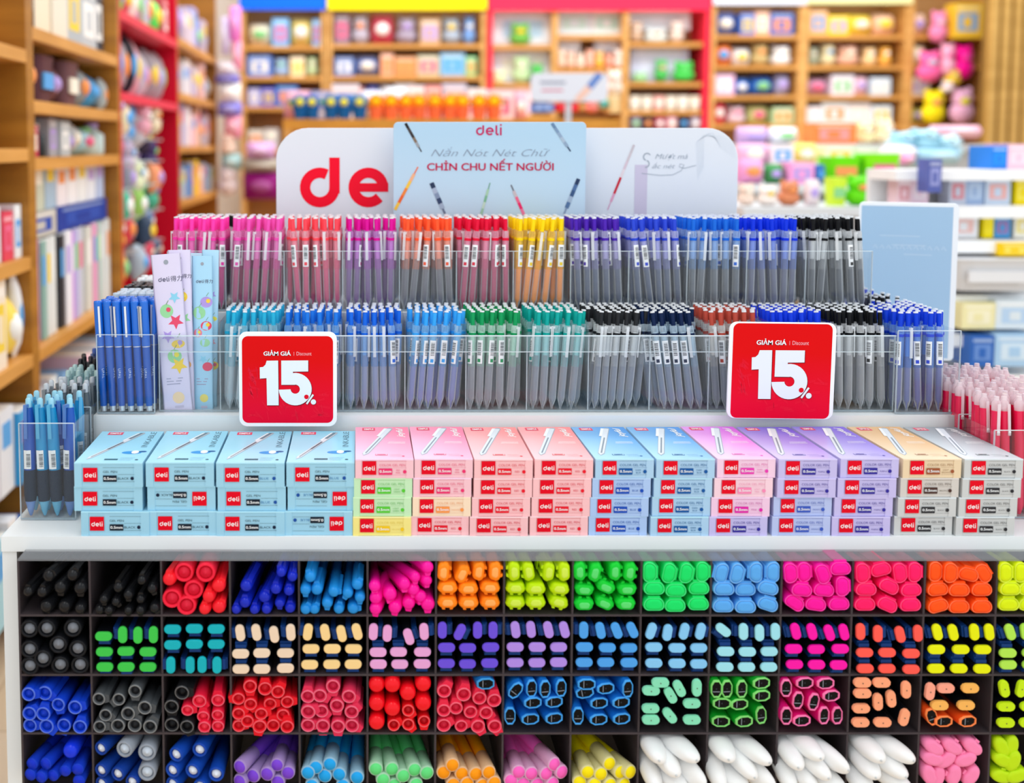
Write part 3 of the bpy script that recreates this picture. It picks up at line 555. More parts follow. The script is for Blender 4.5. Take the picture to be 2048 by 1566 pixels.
def lay_cells():
    seen = {}
    for ci, (row, col, kind, c1, c2, it, tilt) in enumerate(CELLS):
        vs = sorted(p[1] for p in it); bands = []
        for v in vs:
            if not bands or v - bands[-1][-1] > 9: bands.append([v])
            else: bands[-1].append(v)
        nb = len(bands); bn = {1: [''], 2: ['upper', 'lower'], 3: ['top', 'middle', 'bottom']}.get(nb, ['top'] + [ORD[i] for i in range(1, nb - 1)] + ['bottom'])
        rr = random.Random(ci)
        for bi, bd in enumerate(bands):
            g = sorted([p for p in it if p[1] in bd], key=lambda p: p[0])
            for k, (px, py, an, s) in enumerate(g):
                dy = rr.uniform(-.002, .002) - (.004 if kind in ('window', 'pill') and row == 2 else 0)
                c = P(px, py, YO - .002 + dy); a = math.radians(an)
                d = Vector((tilt[0] + rr.uniform(-.02, .02), 1, tilt[1] + rr.uniform(-.01, .01))).normalized()
                hw, hh, LL = {'flat': (.0118, .0066, .135), 'chisel': (.0128, .0074, .135), 'wide': (.0136, .0085, .135), 'window': (.0134, .0076, .135), 'pill': (.0115, .0061, .135), 'oval': (.0165, .0118, .10), 'lobe': (.0145, .0096, .135)}.get(kind) or \
                    ({'ring': .0118, 'dome': .0066, 'cap': .0084, 'tube': .0092}[kind] * s,) * 2 + (.145 if kind == 'tube' else .135,)
                ex = abs(hw * math.cos(a)) + abs(hh * math.sin(a)) * .8; ez = abs(hw * math.sin(a)) + abs(hh * math.cos(a)) * .9
                if abs(hw - hh) < 1e-6: ex = ez = hw
                x0, x1, z0, z1 = xc[col] + .0014, xc[col + 1] - .0014, zr[row + 1] + .0014, zr[row] - .0014
                fit = lambda v, lo, hi, e: (lo + hi) / 2 if hi - lo < 2 * e else min(max(v, lo + e), hi - e)
                if row < 3 or kind != 'oval': c.x = fit(c.x, x0, x1, ex)
                c.z = fit(c.z, z0, z1, ez)
                if kind == 'oval': c.y -= .012
                bx, bz = fit(c.x + d.x / d.y * LL, x0, x1, ex), fit(c.z + d.z / d.y * LL, z0, z1, ez)
                d = Vector((bx - c.x, LL, bz - c.z)).normalized()
                ux = Vector((math.cos(a), 0, math.sin(a))); uz = d.cross(ux) * -1; uz = ux.cross(d).normalized(); ux = d.cross(uz).normalized()
                M = Matrix((( ux.x, d.x, uz.x, c.x), (ux.y, d.y, uz.y, c.y), (ux.z, d.z, uz.z, c.z), (0, 0, 0, 1)))
                cn = 'white' if kind == 'oval' else cname(c1)
                if kind == 'cap' and c1 == '4c5054': cn = 'smoky'
                bw = (bn[bi] + ' row') if bn[bi] else 'its row'
                lab = f"{cn} {KN[kind]}, {ORD[k]} in {bw}, {ORD[col]} cell of {['top', 'second', 'third', 'fourth'][row]} organizer shelf"
                inst(item(kind, c1, c2, s if kind in ('ring', 'dome', 'cap', 'tube') else 1.), M, lab, KN[kind].split()[-1], f"{cn} {KN[kind]}s in the {ORD[col]} cell of the {['top', 'second', 'third', 'fourth'][row]} shelf")
lay_cells()
# ================================================================== clear racks of gel pens on the steps
FROST = ('eef4f8', .3, .42)
def gel_meshes(cap, ink, tint, sticker):
    k = ('gel', cap, ink, tint, sticker)
    if k in _I: return _I[k]
    fr = frost('f2f7fc', .12, .66); up = frost(lighter(tint, .15), .30, .85); cp = mat(cap, .3); wt = mat('f6fafd', .2, .5, .4); tp = mat('f4f8fc', .2, .3)
    b = MB().latheZ([(.0013, .0), (.0018, .003), (.0045, .0115), (.0054, .015), (.0054, .062)], fr, 8)
    b.latheZ([(.0054, .062), (.0054, .118), (.0048, .1215)], up, 8)
    r = MB().latheZ([(.0006, .002), (.0012, .010), (.0042, .016), (.0045, .078)], mat(ink, .3), 7); r.latheZ([(.0034, .078), (.0034, .112)], mat(tint, .4), 7)
    c = MB().latheZ([(.0033, .1215), (.0033, .1385), (.0028, .140)], cp, 8); c.latheZ([(.0035, .1405), (.0032, .1427)], tp, 8)
    c.latheZ([(.0056, .1065), (.0056, .1105)], cp, 8)
    cl = MB().box(-.0021, .0021, -.0082, -.0068, .076, .120, wt); cl.box(-.0021, .0021, -.0068, -.0045, .1165, .120, wt)
    ps = [('gel_pen', b.mesh('barrel')), ('refill', r.mesh('refill')), ('click_button', c.mesh('click_button')), ('clip', cl.mesh('clip'))]
    if sticker:
        st = Print(.0001); w_ = mat('f7f9fb', .4); bk = mat('30353c', .5)
        n = 5; ang = [(-50 + 100 * i / n + (35 if sticker == 2 else -25 if sticker == 3 else 0)) * math.pi / 180 for i in range(n + 1)]
        vs = [(.0057 * math.sin(a), -.0057 * math.cos(a), z) for z in (.066, .100) for a in ang]
        st.add(vs, [(i, i + 1, n + 2 + i, n + 1 + i) for i in range(n)], w_)
        m0 = (ang[0] + ang[-1]) / 2; rr = random.Random(sticker)
        z = .078
        while z < .097:
            h = rr.choice((.0005, .0009, .0013)); vs = [(.0059 * math.sin(a), -.0059 * math.cos(a), q) for q in (z, z + h) for a in (m0 - .45, m0, m0 + .5)]
            st.add(vs, [(0, 1, 4, 3), (1, 2, 5, 4)], bk); z += h + rr.choice((.0006, .001))
        vs = [(.0059 * math.sin(a), -.0059 * math.cos(a), q) for q in (.068, .073) for a in (m0 - .4, m0, m0 + .4)]; st.add(vs, [(0, 1, 4, 3), (1, 2, 5, 4)], mat(cap, .4))
        ps.append(('barcode_sticker', st.mesh('barcode_sticker')))
    _I[k] = ps; return ps
def stand(p0, p1, spin):
    d = (p1 - p0).normalized(); y = Vector((0, 1, 0)); x = y.cross(d).normalized(); y = d.cross(x).normalized()
    M = Matrix(((x.x, y.x, d.x, p0.x), (x.y, y.y, d.y, p0.y), (x.z, y.z, d.z, p0.z), (0, 0, 0, 1)))
    return M @ Matrix.Rotation(spin, 4, 'Z')
STUFF = MB()
def add_parts(mb, parts, M):
    for p in parts:
        me = p[1]; o = len(mb.v); mb.v += [tuple(M @ v.co) for v in me.vertices]
        for f in me.polygons: mb.f.append([o + i for i in f.vertices]); mb.mi.append(mb.slot(me.materials[f.material_index])); mb.sm.append(f.use_smooth)
NPEN = [0]
def pen_cell(x0, x1, y0, z, cap, ink, tint, lean, seed, label, n=6, rows=2, top=.1425, spread=0., frac=.4):
    """six pens to a row, two rows in front as pens of their own, the crowd behind them as one mass"""
    rr = random.Random(seed); r = .0057; w_ = x1 - x0 - .003; slack = w_ - 2 * r * n
    for row in range(rows + 4):
        y = y0 + .010 + row * .0158 + rr.uniform(0, .001)
        nn = n + (-1, 1)[row] if row < rows else n + 1; sl = max(w_ - 2 * r * nn, 0)
        cuts = sorted(rr.uniform(0, sl) for _ in range(nn)); cutt = sorted(rr.uniform(0, sl) for _ in range(nn))
        lb = lean if row < rows else lean * .5
        for i in range(nn):
            g_ = min(abs(lb), sl); sb = cuts[i] * (sl - g_) / (sl + 1e-9) + (g_ if lb < 0 else 0); stp = cutt[i] * (sl - g_) / (sl + 1e-9) + (g_ if lb > 0 else 0)
            xb = x0 + .0015 + r + 2 * r * i + sb; xt = x0 + .0015 + r + 2 * r * i + stp + (lb - math.copysign(g_, lb))
            if row >= rows: xb, xt = (xb + xt) / 2, (xb + xt) / 2 + rr.uniform(-.002, .002)
            xt = min(max(xt, x0 - .004), x1 + .004)
            p0 = Vector((xb, y, z)); p1 = Vector((xt, y + .012 + rr.uniform(-.002, .002), z + top))
            st = rr.choice((1, 2, 3)) if rr.random() < frac else 0
            if row >= rows: st = 0
            ps = gel_meshes(cap, ink, tint, st); sp = rr.uniform(-1.5, 1.5) if st == 0 else rr.uniform(-.7, .7)
            p1.z += rr.uniform(-.0015, .001)
            M = stand(p0, p1, sp)
            if st: M = M                                   # the clip sits round the side so that the sticker faces out
            if row >= rows: add_parts(STUFF, ps[:1] + ps[2:3] + ps[1:2], M)
            else:
                root = inst([q for q in ps if not (st and q[0] == 'clip')], M, label.replace(',', f', {ORD[i]} in {"front" if row == 0 else "second"} row,', 1), 'gel pen', label)
                NPEN[0] += 1
def rack(label, name, x0, x1, cells, y0, z, depth, h, lip, hback=None, part=None):
    """one clear tray: floor, front, back, ends and the dividers between its cells"""
    t = .0015; zf = z + h; b = MB()
    b.box(x0, x1, y0, y0 + depth, z, z + .002, ACR)
    root = link(name, b.mesh('rack_floor')); tag(root, label, 'pen rack')
    f = MB().box(x0, x1, y0, y0 + t, z, zf, ACR); f.box(x0, x1, y0 - .0003, y0 + t + .0003, zf, zf + .0009, EDGE); f.box(x0, x1, y0 - .0003, y0, z + .001, z + .0035, mat('9fb0ba', .2, .4))
    link('front_panel', f.mesh('front_panel'), root)
    if lip: 
        l = MB().box(x0, x1, y0 - .0035, y0 - .0022, zf - lip, zf + .0012, ACR); l.box(x0, x1, y0 - .0038, y0 - .0002, zf - lip - .0008, zf - lip, EDGE); l.box(x0, x1, y0 - .0038, y0, zf + .0009, zf + .002, EDGE)
        link('price_lip', l.mesh('price_lip'), root)
    link('back_panel', MB().box(x0, x1, y0 + depth - t, y0 + depth, z, z + (hback or h * 1.05), ACR).mesh('back_panel'), root)
    for i, x in enumerate(cells):
        d = MB().box(x - t / 2, x + t / 2, y0 + t, y0 + depth - t, z + .002, zf + (.02 if i not in (0, len(cells) - 1) else 0), ACR)
        d.box(x - t / 2, x + t / 2, y0 + .0001, y0 + t + .0006, z + .002, zf, mat('cfdbe2', .2, .5)); 
        link('divider' if 0 < i < len(cells) - 1 else 'end_panel', d.mesh('divider'), root)
    return root
YA, ZA = 1.530, ZS1 + .0003                      # lower rack
xa = [X_(p, 720, YA) for p in (318, 440, 563, 686, 810, 932, 1054, 1177, 1300, 1418, 1541, 1665, 1789)]
HA = Z_(673, YA) - ZA
rack('long clear acrylic rack with a price lip on the lower step', 'pen_rack', xa[0], xa[-1], xa, YA, ZA, .11, HA, .0215)
YB, ZB = 1.650, ZS2 + .0003                      # upper rack
xb = [X_(p, 520, YB) for p in (335, 451, 568, 685, 799, 913, 1027, 1142, 1258, 1375, 1494, 1612, 1745)]
HB = Z_(503, YB) - ZB
rack('long clear acrylic rack on the upper step, below the white signboard', 'pen_rack', xb[0], xb[-1], xb, YB, ZB, .11, HB, 0)
LOWF = frost('f4f8fc', .2, .8)
LOW = [None, ('28aed6', 'a8bcc6', '8fd8ee', 0, 'turquoise'), ('1f78e0', '8a9cc0', '6fb4f2', 0, 'azure'), ('1766dc', '5d6ea4', '79b2f0', .004, 'mid blue'), ('35a2ee', '4a5aa8', '7cc6f6', .012, 'sky blue'),
 ('119658', '59616e', 'b4e4d2', .004, 'green'), ('0aa29a', '5c6676', 'a2dce0', .013, 'teal'), ('25272b', '48546a', 'd4dade', .016, 'charcoal'), ('0d2248', '3c5070', 'b6d2e6', -.017, 'navy'),
 ('b64a3c', '56606c', 'dcdcda', -.008, 'rust brown'), ('0f3cdc', '5a6478', '7fa6f0', 0, 'royal blue'), ('101216', '6a6c70', 'd6dadc', -.005, 'black')]
for i, q in enumerate(LOW):
    if q: pen_cell(xa[i], xa[i + 1], YA, ZA + .0025, q[0], lighter(q[1], .22), q[2], q[3], 40 + i, f"clear gel pen with {q[4]} button, {ORD[i]} cell of lower rack", frac=.45)
UP = [('fa3fae', 'd42484', 'fa7ac8', 0, 'hot pink'), ('f052b4', 'c01870', 'f48ad0', .004, 'rose'), ('fa4a58', 'd83470', 'fa9cb0', 0, 'coral pink'), ('dc0a96', '7a4c90', 'd28ae0', .003, 'magenta'),
 ('fb5a30', '6b6670', 'faa894', .002, 'orange'), ('e4103a', 'bc1e62', 'ee9ab8', 0, 'crimson'), ('fad60c', 'f89414', 'fad048', .004, 'yellow'), ('4c22ae', '3c4a6e', 'b6b2e2', -.003, 'violet'),
 ('2c48d0', '384a70', 'b0b4ea', -.008, 'indigo'), ('1868d8', '58616e', '92b8ec', .006, 'cobalt'), ('0c34dc', '5a6080', '86a0ec', 0, 'ultramarine'), ('0d0e12', '474d58', 'ccd2d6', 0, 'jet black')]
for i, q in enumerate(UP):
    pen_cell(xb[i], xb[i + 1], YB, ZB + .0025, q[0], q[1], q[2], q[3], 80 + i, f"clear gel pen with {q[4]} button, {ORD[i]} cell of upper rack", top=.1425, frac=.4)
# the taller box of blue pens at the right end
xr0, xr1 = X_(1800, 720, 1.51), X_(1926, 720, 1.51)
rack('clear box of blue gel pens at the right end of the lower step', 'pen_box', xr0, xr1, [xr0, xr1], 1.517, ZA, .07, Z_(664, 1.51) - ZA, 0)
pen_cell(xr0, xr1, 1.52, ZA + .0025, '0f3ed0', '5a66a8', '5a94ea', .006, 7, 'clear gel pen with blue button, tall right end box', n=6, frac=.5)
for k in range(3):                                   # boxes of the same kind further back along the right side
    y = 1.60 + k * .083; zz = ZA
    if k == 0: xr0 = S2R + .006
    rack(f'clear box of gel pens, {["second", "third", "fourth"][k]} along the right side', 'pen_box', xr0, xr1, [xr0, xr1], y, zz, .075, .10, 0)
    cl = [('0f3ed0', '4a68b8', '86aef0'), ('16181c', '505868', 'ccd2d6'), ('0f3ed0', '4a68b8', '86aef0')][k]
    for row in range(4):
        for i in range(4):
            x = xr0 + .007 + i * (xr1 - xr0 - .014) / 3 + R.uniform(-.001, .001); y_ = y + .01 + row * .0155
            p0 = Vector((x, y_, zz + .003)); add_parts(STUFF, gel_meshes(*cl, 0)[:3], stand(p0, p0 + Vector((R.uniform(-.004, .004), .004, .14)), 0))
# a row of black pens behind the upper rack
for i in range(34):
    for xx0, xx1, sp in ((X_(352, 420, 1.74), X_(478, 420, 1.74), .0), (X_(1485, 420, 1.74), X_(1700, 420, 1.74), 0)):
        x = xx0 + (xx1 - xx0) * (i + R.random() * .6) / 34; p0 = Vector((x, 1.772 + R.uniform(0, .03), ZS2)); 
        add_parts(STUFF, gel_meshes('16181c', '505868', 'ccd2d6', 0)[:3], stand(p0, p0 + Vector((R.uniform(-.012, .012), .01, .148 + R.uniform(0, .006))), 0))
so = link('gel_pen_crowd', STUFF.mesh('gel_pen_crowd')); tag(so, 'gel pens crowded together behind the front rows in the racks', 'gel pens', None, 'stuff')

# ------------------------------------------------------------------ blue capped pens in the box at the left end of the lower step
def ink_pen(body, capc, txt='UPAL'):
    k = ('ink', body, capc, txt)
    if k in _I: return _I[k]
    cm = mat(body, .22, 0, .5); sil = mat('dfe3e8', .2, 0, .5, None, 0, .6)
    b = MB().latheZ([(.0044, .0), (.0046, .007)], sil, 14); b.latheZ([(.0047, .007), (.0052, .03), (.0056, .085)], cm, 14)
    c = MB().latheZ([(.0058, .085), (.0062, .087), (.0062, .142), (.0058, .1445), (.0035, .145)], mat(capc, .2, 0, .5), 14)
    c.latheZ([(.0060, .0845), (.0060, .0855)], sil, 14)
    cl = MB().box(-.0014, .0014, -.0082, -.0072, .098, .138, sil); cl.box(-.0014, .0014, -.0074, -.005, .135, .138, sil)
    for q_ in (b, c, cl): q_.v = [(x, y, z * 1.1) for x, y, z in q_.v]
    ps = [('capped_ink_pen', b.mesh('barrel')), ('cap', c.mesh('cap')), ('metal_clip', cl.mesh('clip'))]
    if txt:
        p = Print(.0001); p.text(txt, 0, 0, .0036, mat('c8dcf4', .3), 0, w=.014, rot=-math.pi / 2, spacing=1.2)
        p.v = [(.0058 * math.sin(x / .0058), -.0058 * math.cos(x / .0058), z + .062) for x, y, z in p.v]; ps.append(('pen_print', p.mesh('pen_print')))
    _I[k] = ps; return ps
xl0, xl1 = X_(191, 720, 1.51), X_(306, 720, 1.51)
rack('clear box of blue capped pens at the left end of the lower step', 'pen_box', xl0, xl1, [xl0, xl1], 1.517, ZA, .07, Z_(672, 1.51) - ZA, 0)
n_ = 0
for row in range(4):
    for i in range(6):
        x = xl0 + .008 + i * (xl1 - xl0 - .016) / 5 + (row % 2) * .003 - .001; y = 1.526 + row * .0155; ln = R.uniform(-.004, .002) if row else -.007
        p0 = Vector((x, y, ZA + .003)); M = stand(p0, p0 + Vector((ln, .006, .145)), R.uniform(-.6, .6) if (row or i not in (1, 4)) else .9)
        inst(ink_pen('0c56b8', '1268d0'), M, f'metallic blue capped pen, {ORD[i]} in row {ORD[row]} of the left end box', 'pen', 'blue capped pens in the left box')
cols = [('17407c', 'b8c8d8', 'dark blue and silver'), ('20242c', '20242c', 'black'), ('c8d0d8', 'dfe6ec', 'silver')]
xl1 = min(xl1, S2L - .003)
for k in range(3):
    y0 = 1.60 + k * .085; rack(f'clear box of {cols[k][2]} pens, {["second", "third", "fourth"][k]} along the lower step left side', 'pen_box', xl0, xl1, [xl0, xl1], y0, ZA, .075, .095, 0)
    for row in range(4):
        for i in range(6):
            x = xl0 + .009 + i * (xl1 - xl0 - .018) / 5; p0 = Vector((x + R.uniform(-.001, .001), y0 + .011 + row * .0165, ZA + .003))
            inst(ink_pen(cols[k][0], cols[k][1], ''), stand(p0, p0 + Vector((R.uniform(-.003, .003), .004, .15)), R.uniform(-1, 1)), f'{cols[k][2]} capped pen behind the blue ones, {ORD[i]} in its {ORD[row]} row', 'pen', f'{cols[k][2]} capped pens on the left side')
# ------------------------------------------------------------------ counter level boxes at the left end
def grip_pen(c, grip, tipc):
    k = ('grip', c, grip, tipc)
    if k in _I: return _I[k]
    cm = mat(c, .15, .25, .5); 
    b = MB().latheZ([(.0012, 0), (.003, .006), (.0055, .02)], mat(lighter(c, .4), .2, .35), 12); b.latheZ([(.0062, .062), (.0064, .085), (.0060, .125), (.0042, .145)], cm, 12)
    g = MB().latheZ([(.0057, .02), (.0066, .03), (.0066, .055), (.0062, .062)], mat(grip, .6), 12)
    t = MB().latheZ([(.0032, .145), (.003, .156), (.0018, .158)], mat(tipc, .2, .2, .5), 10)
    cl = MB().box(-.0018, .0018, -.0092, -.0078, .105, .150, mat(lighter(c, .3), .15, .35, .5)); cl.box(-.0018, .0018, -.008, -.003, .146, .150, mat(lighter(c, .3), .15, .35, .5))
    st = Print(.0001); vs = [(.0068 * math.sin(a), -.0068 * math.cos(a), z) for z in (.064, .089) for a in (-.6, 0, .6)]; st.add(vs, [(0, 1, 4, 3), (1, 2, 5, 4)], mat('e8eef2', .4))
    z = .067; rr = random.Random(3)
    while z < .084:
        h = rr.choice((.0005, .001)); vs = [(.0070 * math.sin(a), -.0070 * math.cos(a), q) for q in (z, z + h) for a in (-.1, .2, .5)]; st.add(vs, [(0, 1, 4, 3), (1, 2, 5, 4)], mat('30353c', .5)); z += h + .0009
    for q_ in (b, g, t, cl, st): q_.v = [(x * 1.28, y * 1.28, z) for x, y, z in q_.v]
    _I[k] = [('click_pen', b.mesh('barrel')), ('rubber_grip', g.mesh('grip')), ('click_button', t.mesh('click_button')), ('clip', cl.mesh('clip')), ('barcode_sticker', st.mesh('sticker'))]
    return _I[k]
xg0, xg1 = X_(42, 950, 1.40), X_(192, 950, 1.46)
sets = [('18a0dc', '1e2a3c', 'a0dcf0', 'turquoise blue'), ('58646c', '22262c', 'c8d0d8', 'smoky clear'), ('9ac4cc', 'c8dcde', 'b8d8d8', 'pale aqua'), ('16181c', '16181c', '16181c', 'black'), ('1a3f8c', '12306c', '2a58b0', 'dark blue'), ('d4dade', 'e4e8ea', 'f0f2f4', 'silver white')]
for k, (c, g, tc, nm) in enumerate(sets):
    y0 = 1.395 + k * .088 + (.1 if k == 5 else 0); x0_ = xg0; x1_ = xg1 - .012
    rack(f'clear box of {nm} click pens at counter level, {ORD[k]} along left side', 'pen_box', x0_, x1_, [x0_, x1_], y0, ZC + .0003, .078, Z_(846, 1.40) - ZC, 0)
    for row in range(3):
        for i in range(4):
            x = x0_ + .011 + i * (x1_ - x0_ - .022) / 3 + R.uniform(-.001, .001); p0 = Vector((x, y0 + .012 + row * .021, ZC + .003))
            ps = grip_pen('1458c0' if (k == 0 and (i + row) % 3 == 0) else c, g, tc)
            inst(ps, stand(p0, p0 + Vector((R.uniform(-.008, .003), .008, .15)), R.uniform(-.5, .5)), f'{nm} grip pen, {ORD[i]} in {ORD[row]} row, {ORD[k]} left counter box', 'pen', f'{nm} click pens')
# ------------------------------------------------------------------ pink pens at the right end, counter level
def pink_pen():
    k = 'pink'
    if k in _I: return _I[k]
    b = MB().latheZ([(.002, 0), (.0055, .012), (.0060, .140)], mat('f01050', .25, .12, .5), 10); b.latheZ([(.0059, .140), (.0061, .15), (.004, .154)], mat('f3dde4', .12, .5, .5), 10)
    cl = MB().box(-.0018, .0018, -.0088, -.0074, .108, .15, mat('f6e8ee', .1, .45, .5)); cl.ball((0, -.0085, .112), .0022, .0015, .0022, mat('ffffff', .1, .3, .5), 8, 4)
    t = MB().latheZ([(.0036, .154), (.0034, .159)], mat('f4e4ea', .1, .3, .5), 8)
    _I[k] = [('pink_ink_pen', b.mesh('barrel')), ('clip', cl.mesh('clip')), ('click_button', t.mesh('click_button'))]; return _I[k]
xp0 = X_(1990, 870, 1.40)
for k in range(3):
    y0 = 1.40 + k * .085; xx = xp0; xx1 = xp0 + .155
    rack(f'clear box of pink pens at counter level, {ORD[k]} along the right side', 'pen_box', xx, xx1, [xx, xx1], y0, ZC + .0003, .078, Z_(862, 1.40) - ZC, 0)
    for row in range(4):
        for i in range(8):
            p0 = Vector((xx + .009 + i * .0175 + R.uniform(-.0015, .0015), y0 + .012 + row * .0165, ZC + .003))
            inst(pink_pen(), stand(p0, p0 + Vector((R.uniform(-.006, .006), .006, .16)), R.uniform(-1, 1)), f'pink pen with clear top, {ORD[i]} in {ORD[row]} row, {ORD[k]} right counter box', 'pen', 'pink pens with clear clips')
# ------------------------------------------------------------------ pastel packets in the first cell
def packet(px0, py0, px1, py1, Y, body, seed, label, lean=0., txt=True):
    a, c = P(px0, py0, Y), P(px1, py1, Y); W, H = c.x - a.x, a.z - c.z; rr = random.Random(seed)
    b = MB(); bm = mat(body, .18, 0, .5)
    rings = []
    for t in range(9):
        z = -H / 2 + H * t / 8; th = .0032 * math.sin(math.pi * t / 8) ** .5 + .0003; wv = W * (1 - .03 * (t % 2))
        rings.append([(wv / 2 * math.cos(q), .0 + th * math.sin(q), z) for q in [i * math.pi / 6 for i in range(12)]])
    b.loft(rings, bm)
    p = Print(.0001); q = lambda u, v: (u * W / 2, v * H / 2)
    if txt: p.deli(*q(-.6, .66), W * .115, mat('5a5a72', .4), 0); p.text('得力', *q(.22, .66), W * .15, mat('5a5a72', .4), 0)
    pal = ['f6d04a', 'f08aa0', '8fd0ea', 'b49be0', 'f6e45a', 'f2a860', 'e8506e', '9cd8a0']
    for v, u in ((.44, .35), (.30, -.2), (.14, .3), (.0, -.3), (-.12, .2), (-.28, -.1), (-.42, .35)):      # plain printed fruit and stars
        col_ = mat(rr.choice(pal), .35); cu, cv = q(u + rr.uniform(-.2, .2), v + rr.uniform(-.03, .03)); s_ = W * rr.uniform(.2, .3)
        if rr.random() < .4:
            p.poly([(cu + s_ * (1 if j % 2 else .45) * math.cos(j * math.pi / 5 + .3), cv + s_ * (1 if j % 2 else .45) * math.sin(j * math.pi / 5 + .3)) for j in range(10)], col_, 0)
        else:
            p.disc(cu, cv, s_, col_, 0, ry=s_ * rr.uniform(.6, 1.1)); p.disc(cu + s_ * .3, cv + s_ * .2, s_ * .35, mat(rr.choice(pal), .35), 1); p.ribbon([(cu, cv + s_), (cu + s_ * .4, cv + s_ * 1.6)], W * .02, mat('6f9a5a', .4), 1)
    for j in range(3): p.rect(*q(-.6, -.56 - j * .035), *q(.5 - .1 * j, -.548 - j * .035), mat('a9a8c4', .4))
    p.disc(*q(.1, -.8), W * .2, mat(rr.choice(('f3e27a', 'f6d8b0')), .4), 0); p.rect(*q(-.2, -.93), *q(.4, -.9), mat('c8c0d8', .4)); p.disc(*q(0, .9), W * .08, mat('9aa0ac', .5), 1)
    p.v = [(x, y - .0034 * max(0, 1 - (2 * x / W) ** 2) ** .5 * max(.02, 1 - (2 * z / H) ** 4), z) for x, y, z in p.v]
    M = T((a.x + c.x) / 2, Y, (a.z + c.z) / 2) @ Matrix.Rotation(lean, 4, 'Y') @ Matrix.Rotation(math.radians(-1.5), 4, 'X')
    inst([('pen_packet', b.mesh('packet')), ('packet_print', p.mesh('packet_print'))], M, label, 'packet', 'pastel pen packets')
packet(312, 508, 376, 826, 1.537, 'dcd4ee', 1, 'pale lilac packet leaning behind the front lilac one in the first cell', -.075)
packet(338, 500, 388, 826, 1.545, 'ded6f0', 2, 'lilac packet standing in front in the first cell', -.02)
packet(383, 512, 428, 826, 1.553, 'a9d8f2', 3, 'pale blue packet with yellow prints beside the lilac ones', .0)
packet(400, 500, 438, 824, 1.568, 'b4def4', 4, 'pale blue packet at the back of the first cell', .02, False)
packet(366, 506, 420, 800, 1.578, 'cfe6f4', 5, 'whitish blue packet hidden between the other packets', .02, False)

# ------------------------------------------------------------------ signboards behind the racks
def board(x0, x1, z0, z1, Y, r, m, name, label, pr, feet=True, th=.004, turn=0., art=None):
    W, H = x1 - x0, z1 - z0; b = MB().loftY([(x, z + H / 2) for x, z in rrect(W, H, r, 8)], [(0, .998), (.0006, 1), (th, 1)], m)
    # scale is about the base middle, which keeps the board upright
    M = T((x0 + x1) / 2, Y, z0) @ Matrix.Rotation(turn, 4, 'Z'); ps = [(name, b.mesh(name)), ('sign_print', pr.mesh('sign_print'))]
    if art: ps.append(('pen_artwork', art.mesh('pen_artwork')))
    if feet: f = MB().box(-W * .3, W * .3, -.012, .02, .0, .004, ACR); ps.append(('sign_foot', f.mesh('sign_foot')))
    inst(ps, M, label, 'sign')
def printed_pen(p, u0, v0, u1, v1, wd, cols, L=1):
    n = len(cols)
    for i, c in enumerate(cols):
        a, b = i / n, (i + 1) / n; p.ribbon([(u0 + (u1 - u0) * a, v0 + (v1 - v0) * a), (u0 + (u1 - u0) * b, v0 + (v1 - v0) * b)], wd * (.45 if i == 0 else 1), mat(c, .35), L)
YW = 1.835; W0, W1, WT = X_(552, 300, YW), X_(1477, 300, YW), Z_(256, YW); W_ = W1 - W0; H_ = WT - ZS2
pr = Print(.0003); q = lambda px, py: (X_(px, py, YW) - (W0 + W1) / 2, Z_(py, YW) - ZS2)
u, v = q(600, 415); h = q(600, 337)[1] - v; pr.deli(u, v, h * 1.02, mat('f5052c', .35), 1)
logo, pr = pr, Print(.0003)
printed_pen(pr, *q(1215, 420), *q(1268, 290), .004, ['dca6c6', 'e0a0be', 'cc1434', 'cc1434', 'e6d8de', 'd8c4d0', 'cfc4cc', 'c8c0c8'])
pr.rect(*q(1268, 430), *q(1295, 330), mat('cdc6dc', .4), 0); gy = mat('98a4b2', .4)
def script(p, pts, wd, m, L=1): p.ribbon(pts, wd, m, L)
s0 = q(1285, 312); k = .0008
pr.arc(*q(1294, 314), .006, 30, 250, .0016, gy, 1); pr.arc(*q(1291, 328), .006, 70, -100, .0016, gy, 1)
pr.text('Mượt mà', *q(1310, 318), .009, gy, 1, w=q(1375, 318)[0] - q(1310, 318)[0], shear=.35, bold=-.008); pr.text('ắc nét', *q(1304, 337), .008, gy, 1, w=q(1350, 337)[0] - q(1304, 337)[0], shear=.35, bold=-.01)
pr.ribbon([q(1283, 347), q(1320, 351), q(1345, 350), q(1362, 342), q(1368, 330), q(1360, 328), q(1358, 334), q(1368, 337), q(1392, 331)], .0009, gy, 1)
for i in range(9): pr.ribbon([q(1395 + i * 1.5, 300 - i * 3 + 60), q(1392 + i * 2, 285 - i * 2), q(1410 + i * 2, 273 - i), q(1440, 272 + i * 3), q(1470, 285 + i * 4)], .0003, mat('d2dbe6', .4), 0)
board(W0, W1, ZS2 + .0003, WT, YW, .055, mat('e0e6ef', .4), 'signboard', 'wide white signboard with a big red logo word, behind the pen racks', logo, art=pr)
YD = 1.79; D0, D1, DT = X_(787, 300, YD), X_(1172, 300, YD), Z_(244, YD)
pr = Print(.0003); q = lambda px, py: (X_(px, py, YD) - (D0 + D1) / 2, Z_(py, YD) - ZS2)
mg = mat('c4165c', .35); u, v = q(952, 271); pr.deli(u, v, q(0, 255)[1] - v, mg, 1)
pr.text('CHỈN CHU NẾT NGƯỜI', *q(854, 341), q(0, 326)[1] - q(0, 341)[1], mat('c00a4c', .35), 1, w=q(1110, 0)[0] - q(854, 0)[0], bold=.021)
pr.text('Nắn Nót Nét Chữ', *q(862, 313), .0125, mat('8b9bb0', .4), 1, w=q(1102, 0)[0] - q(862, 0)[0], shear=.4, bold=-.014)
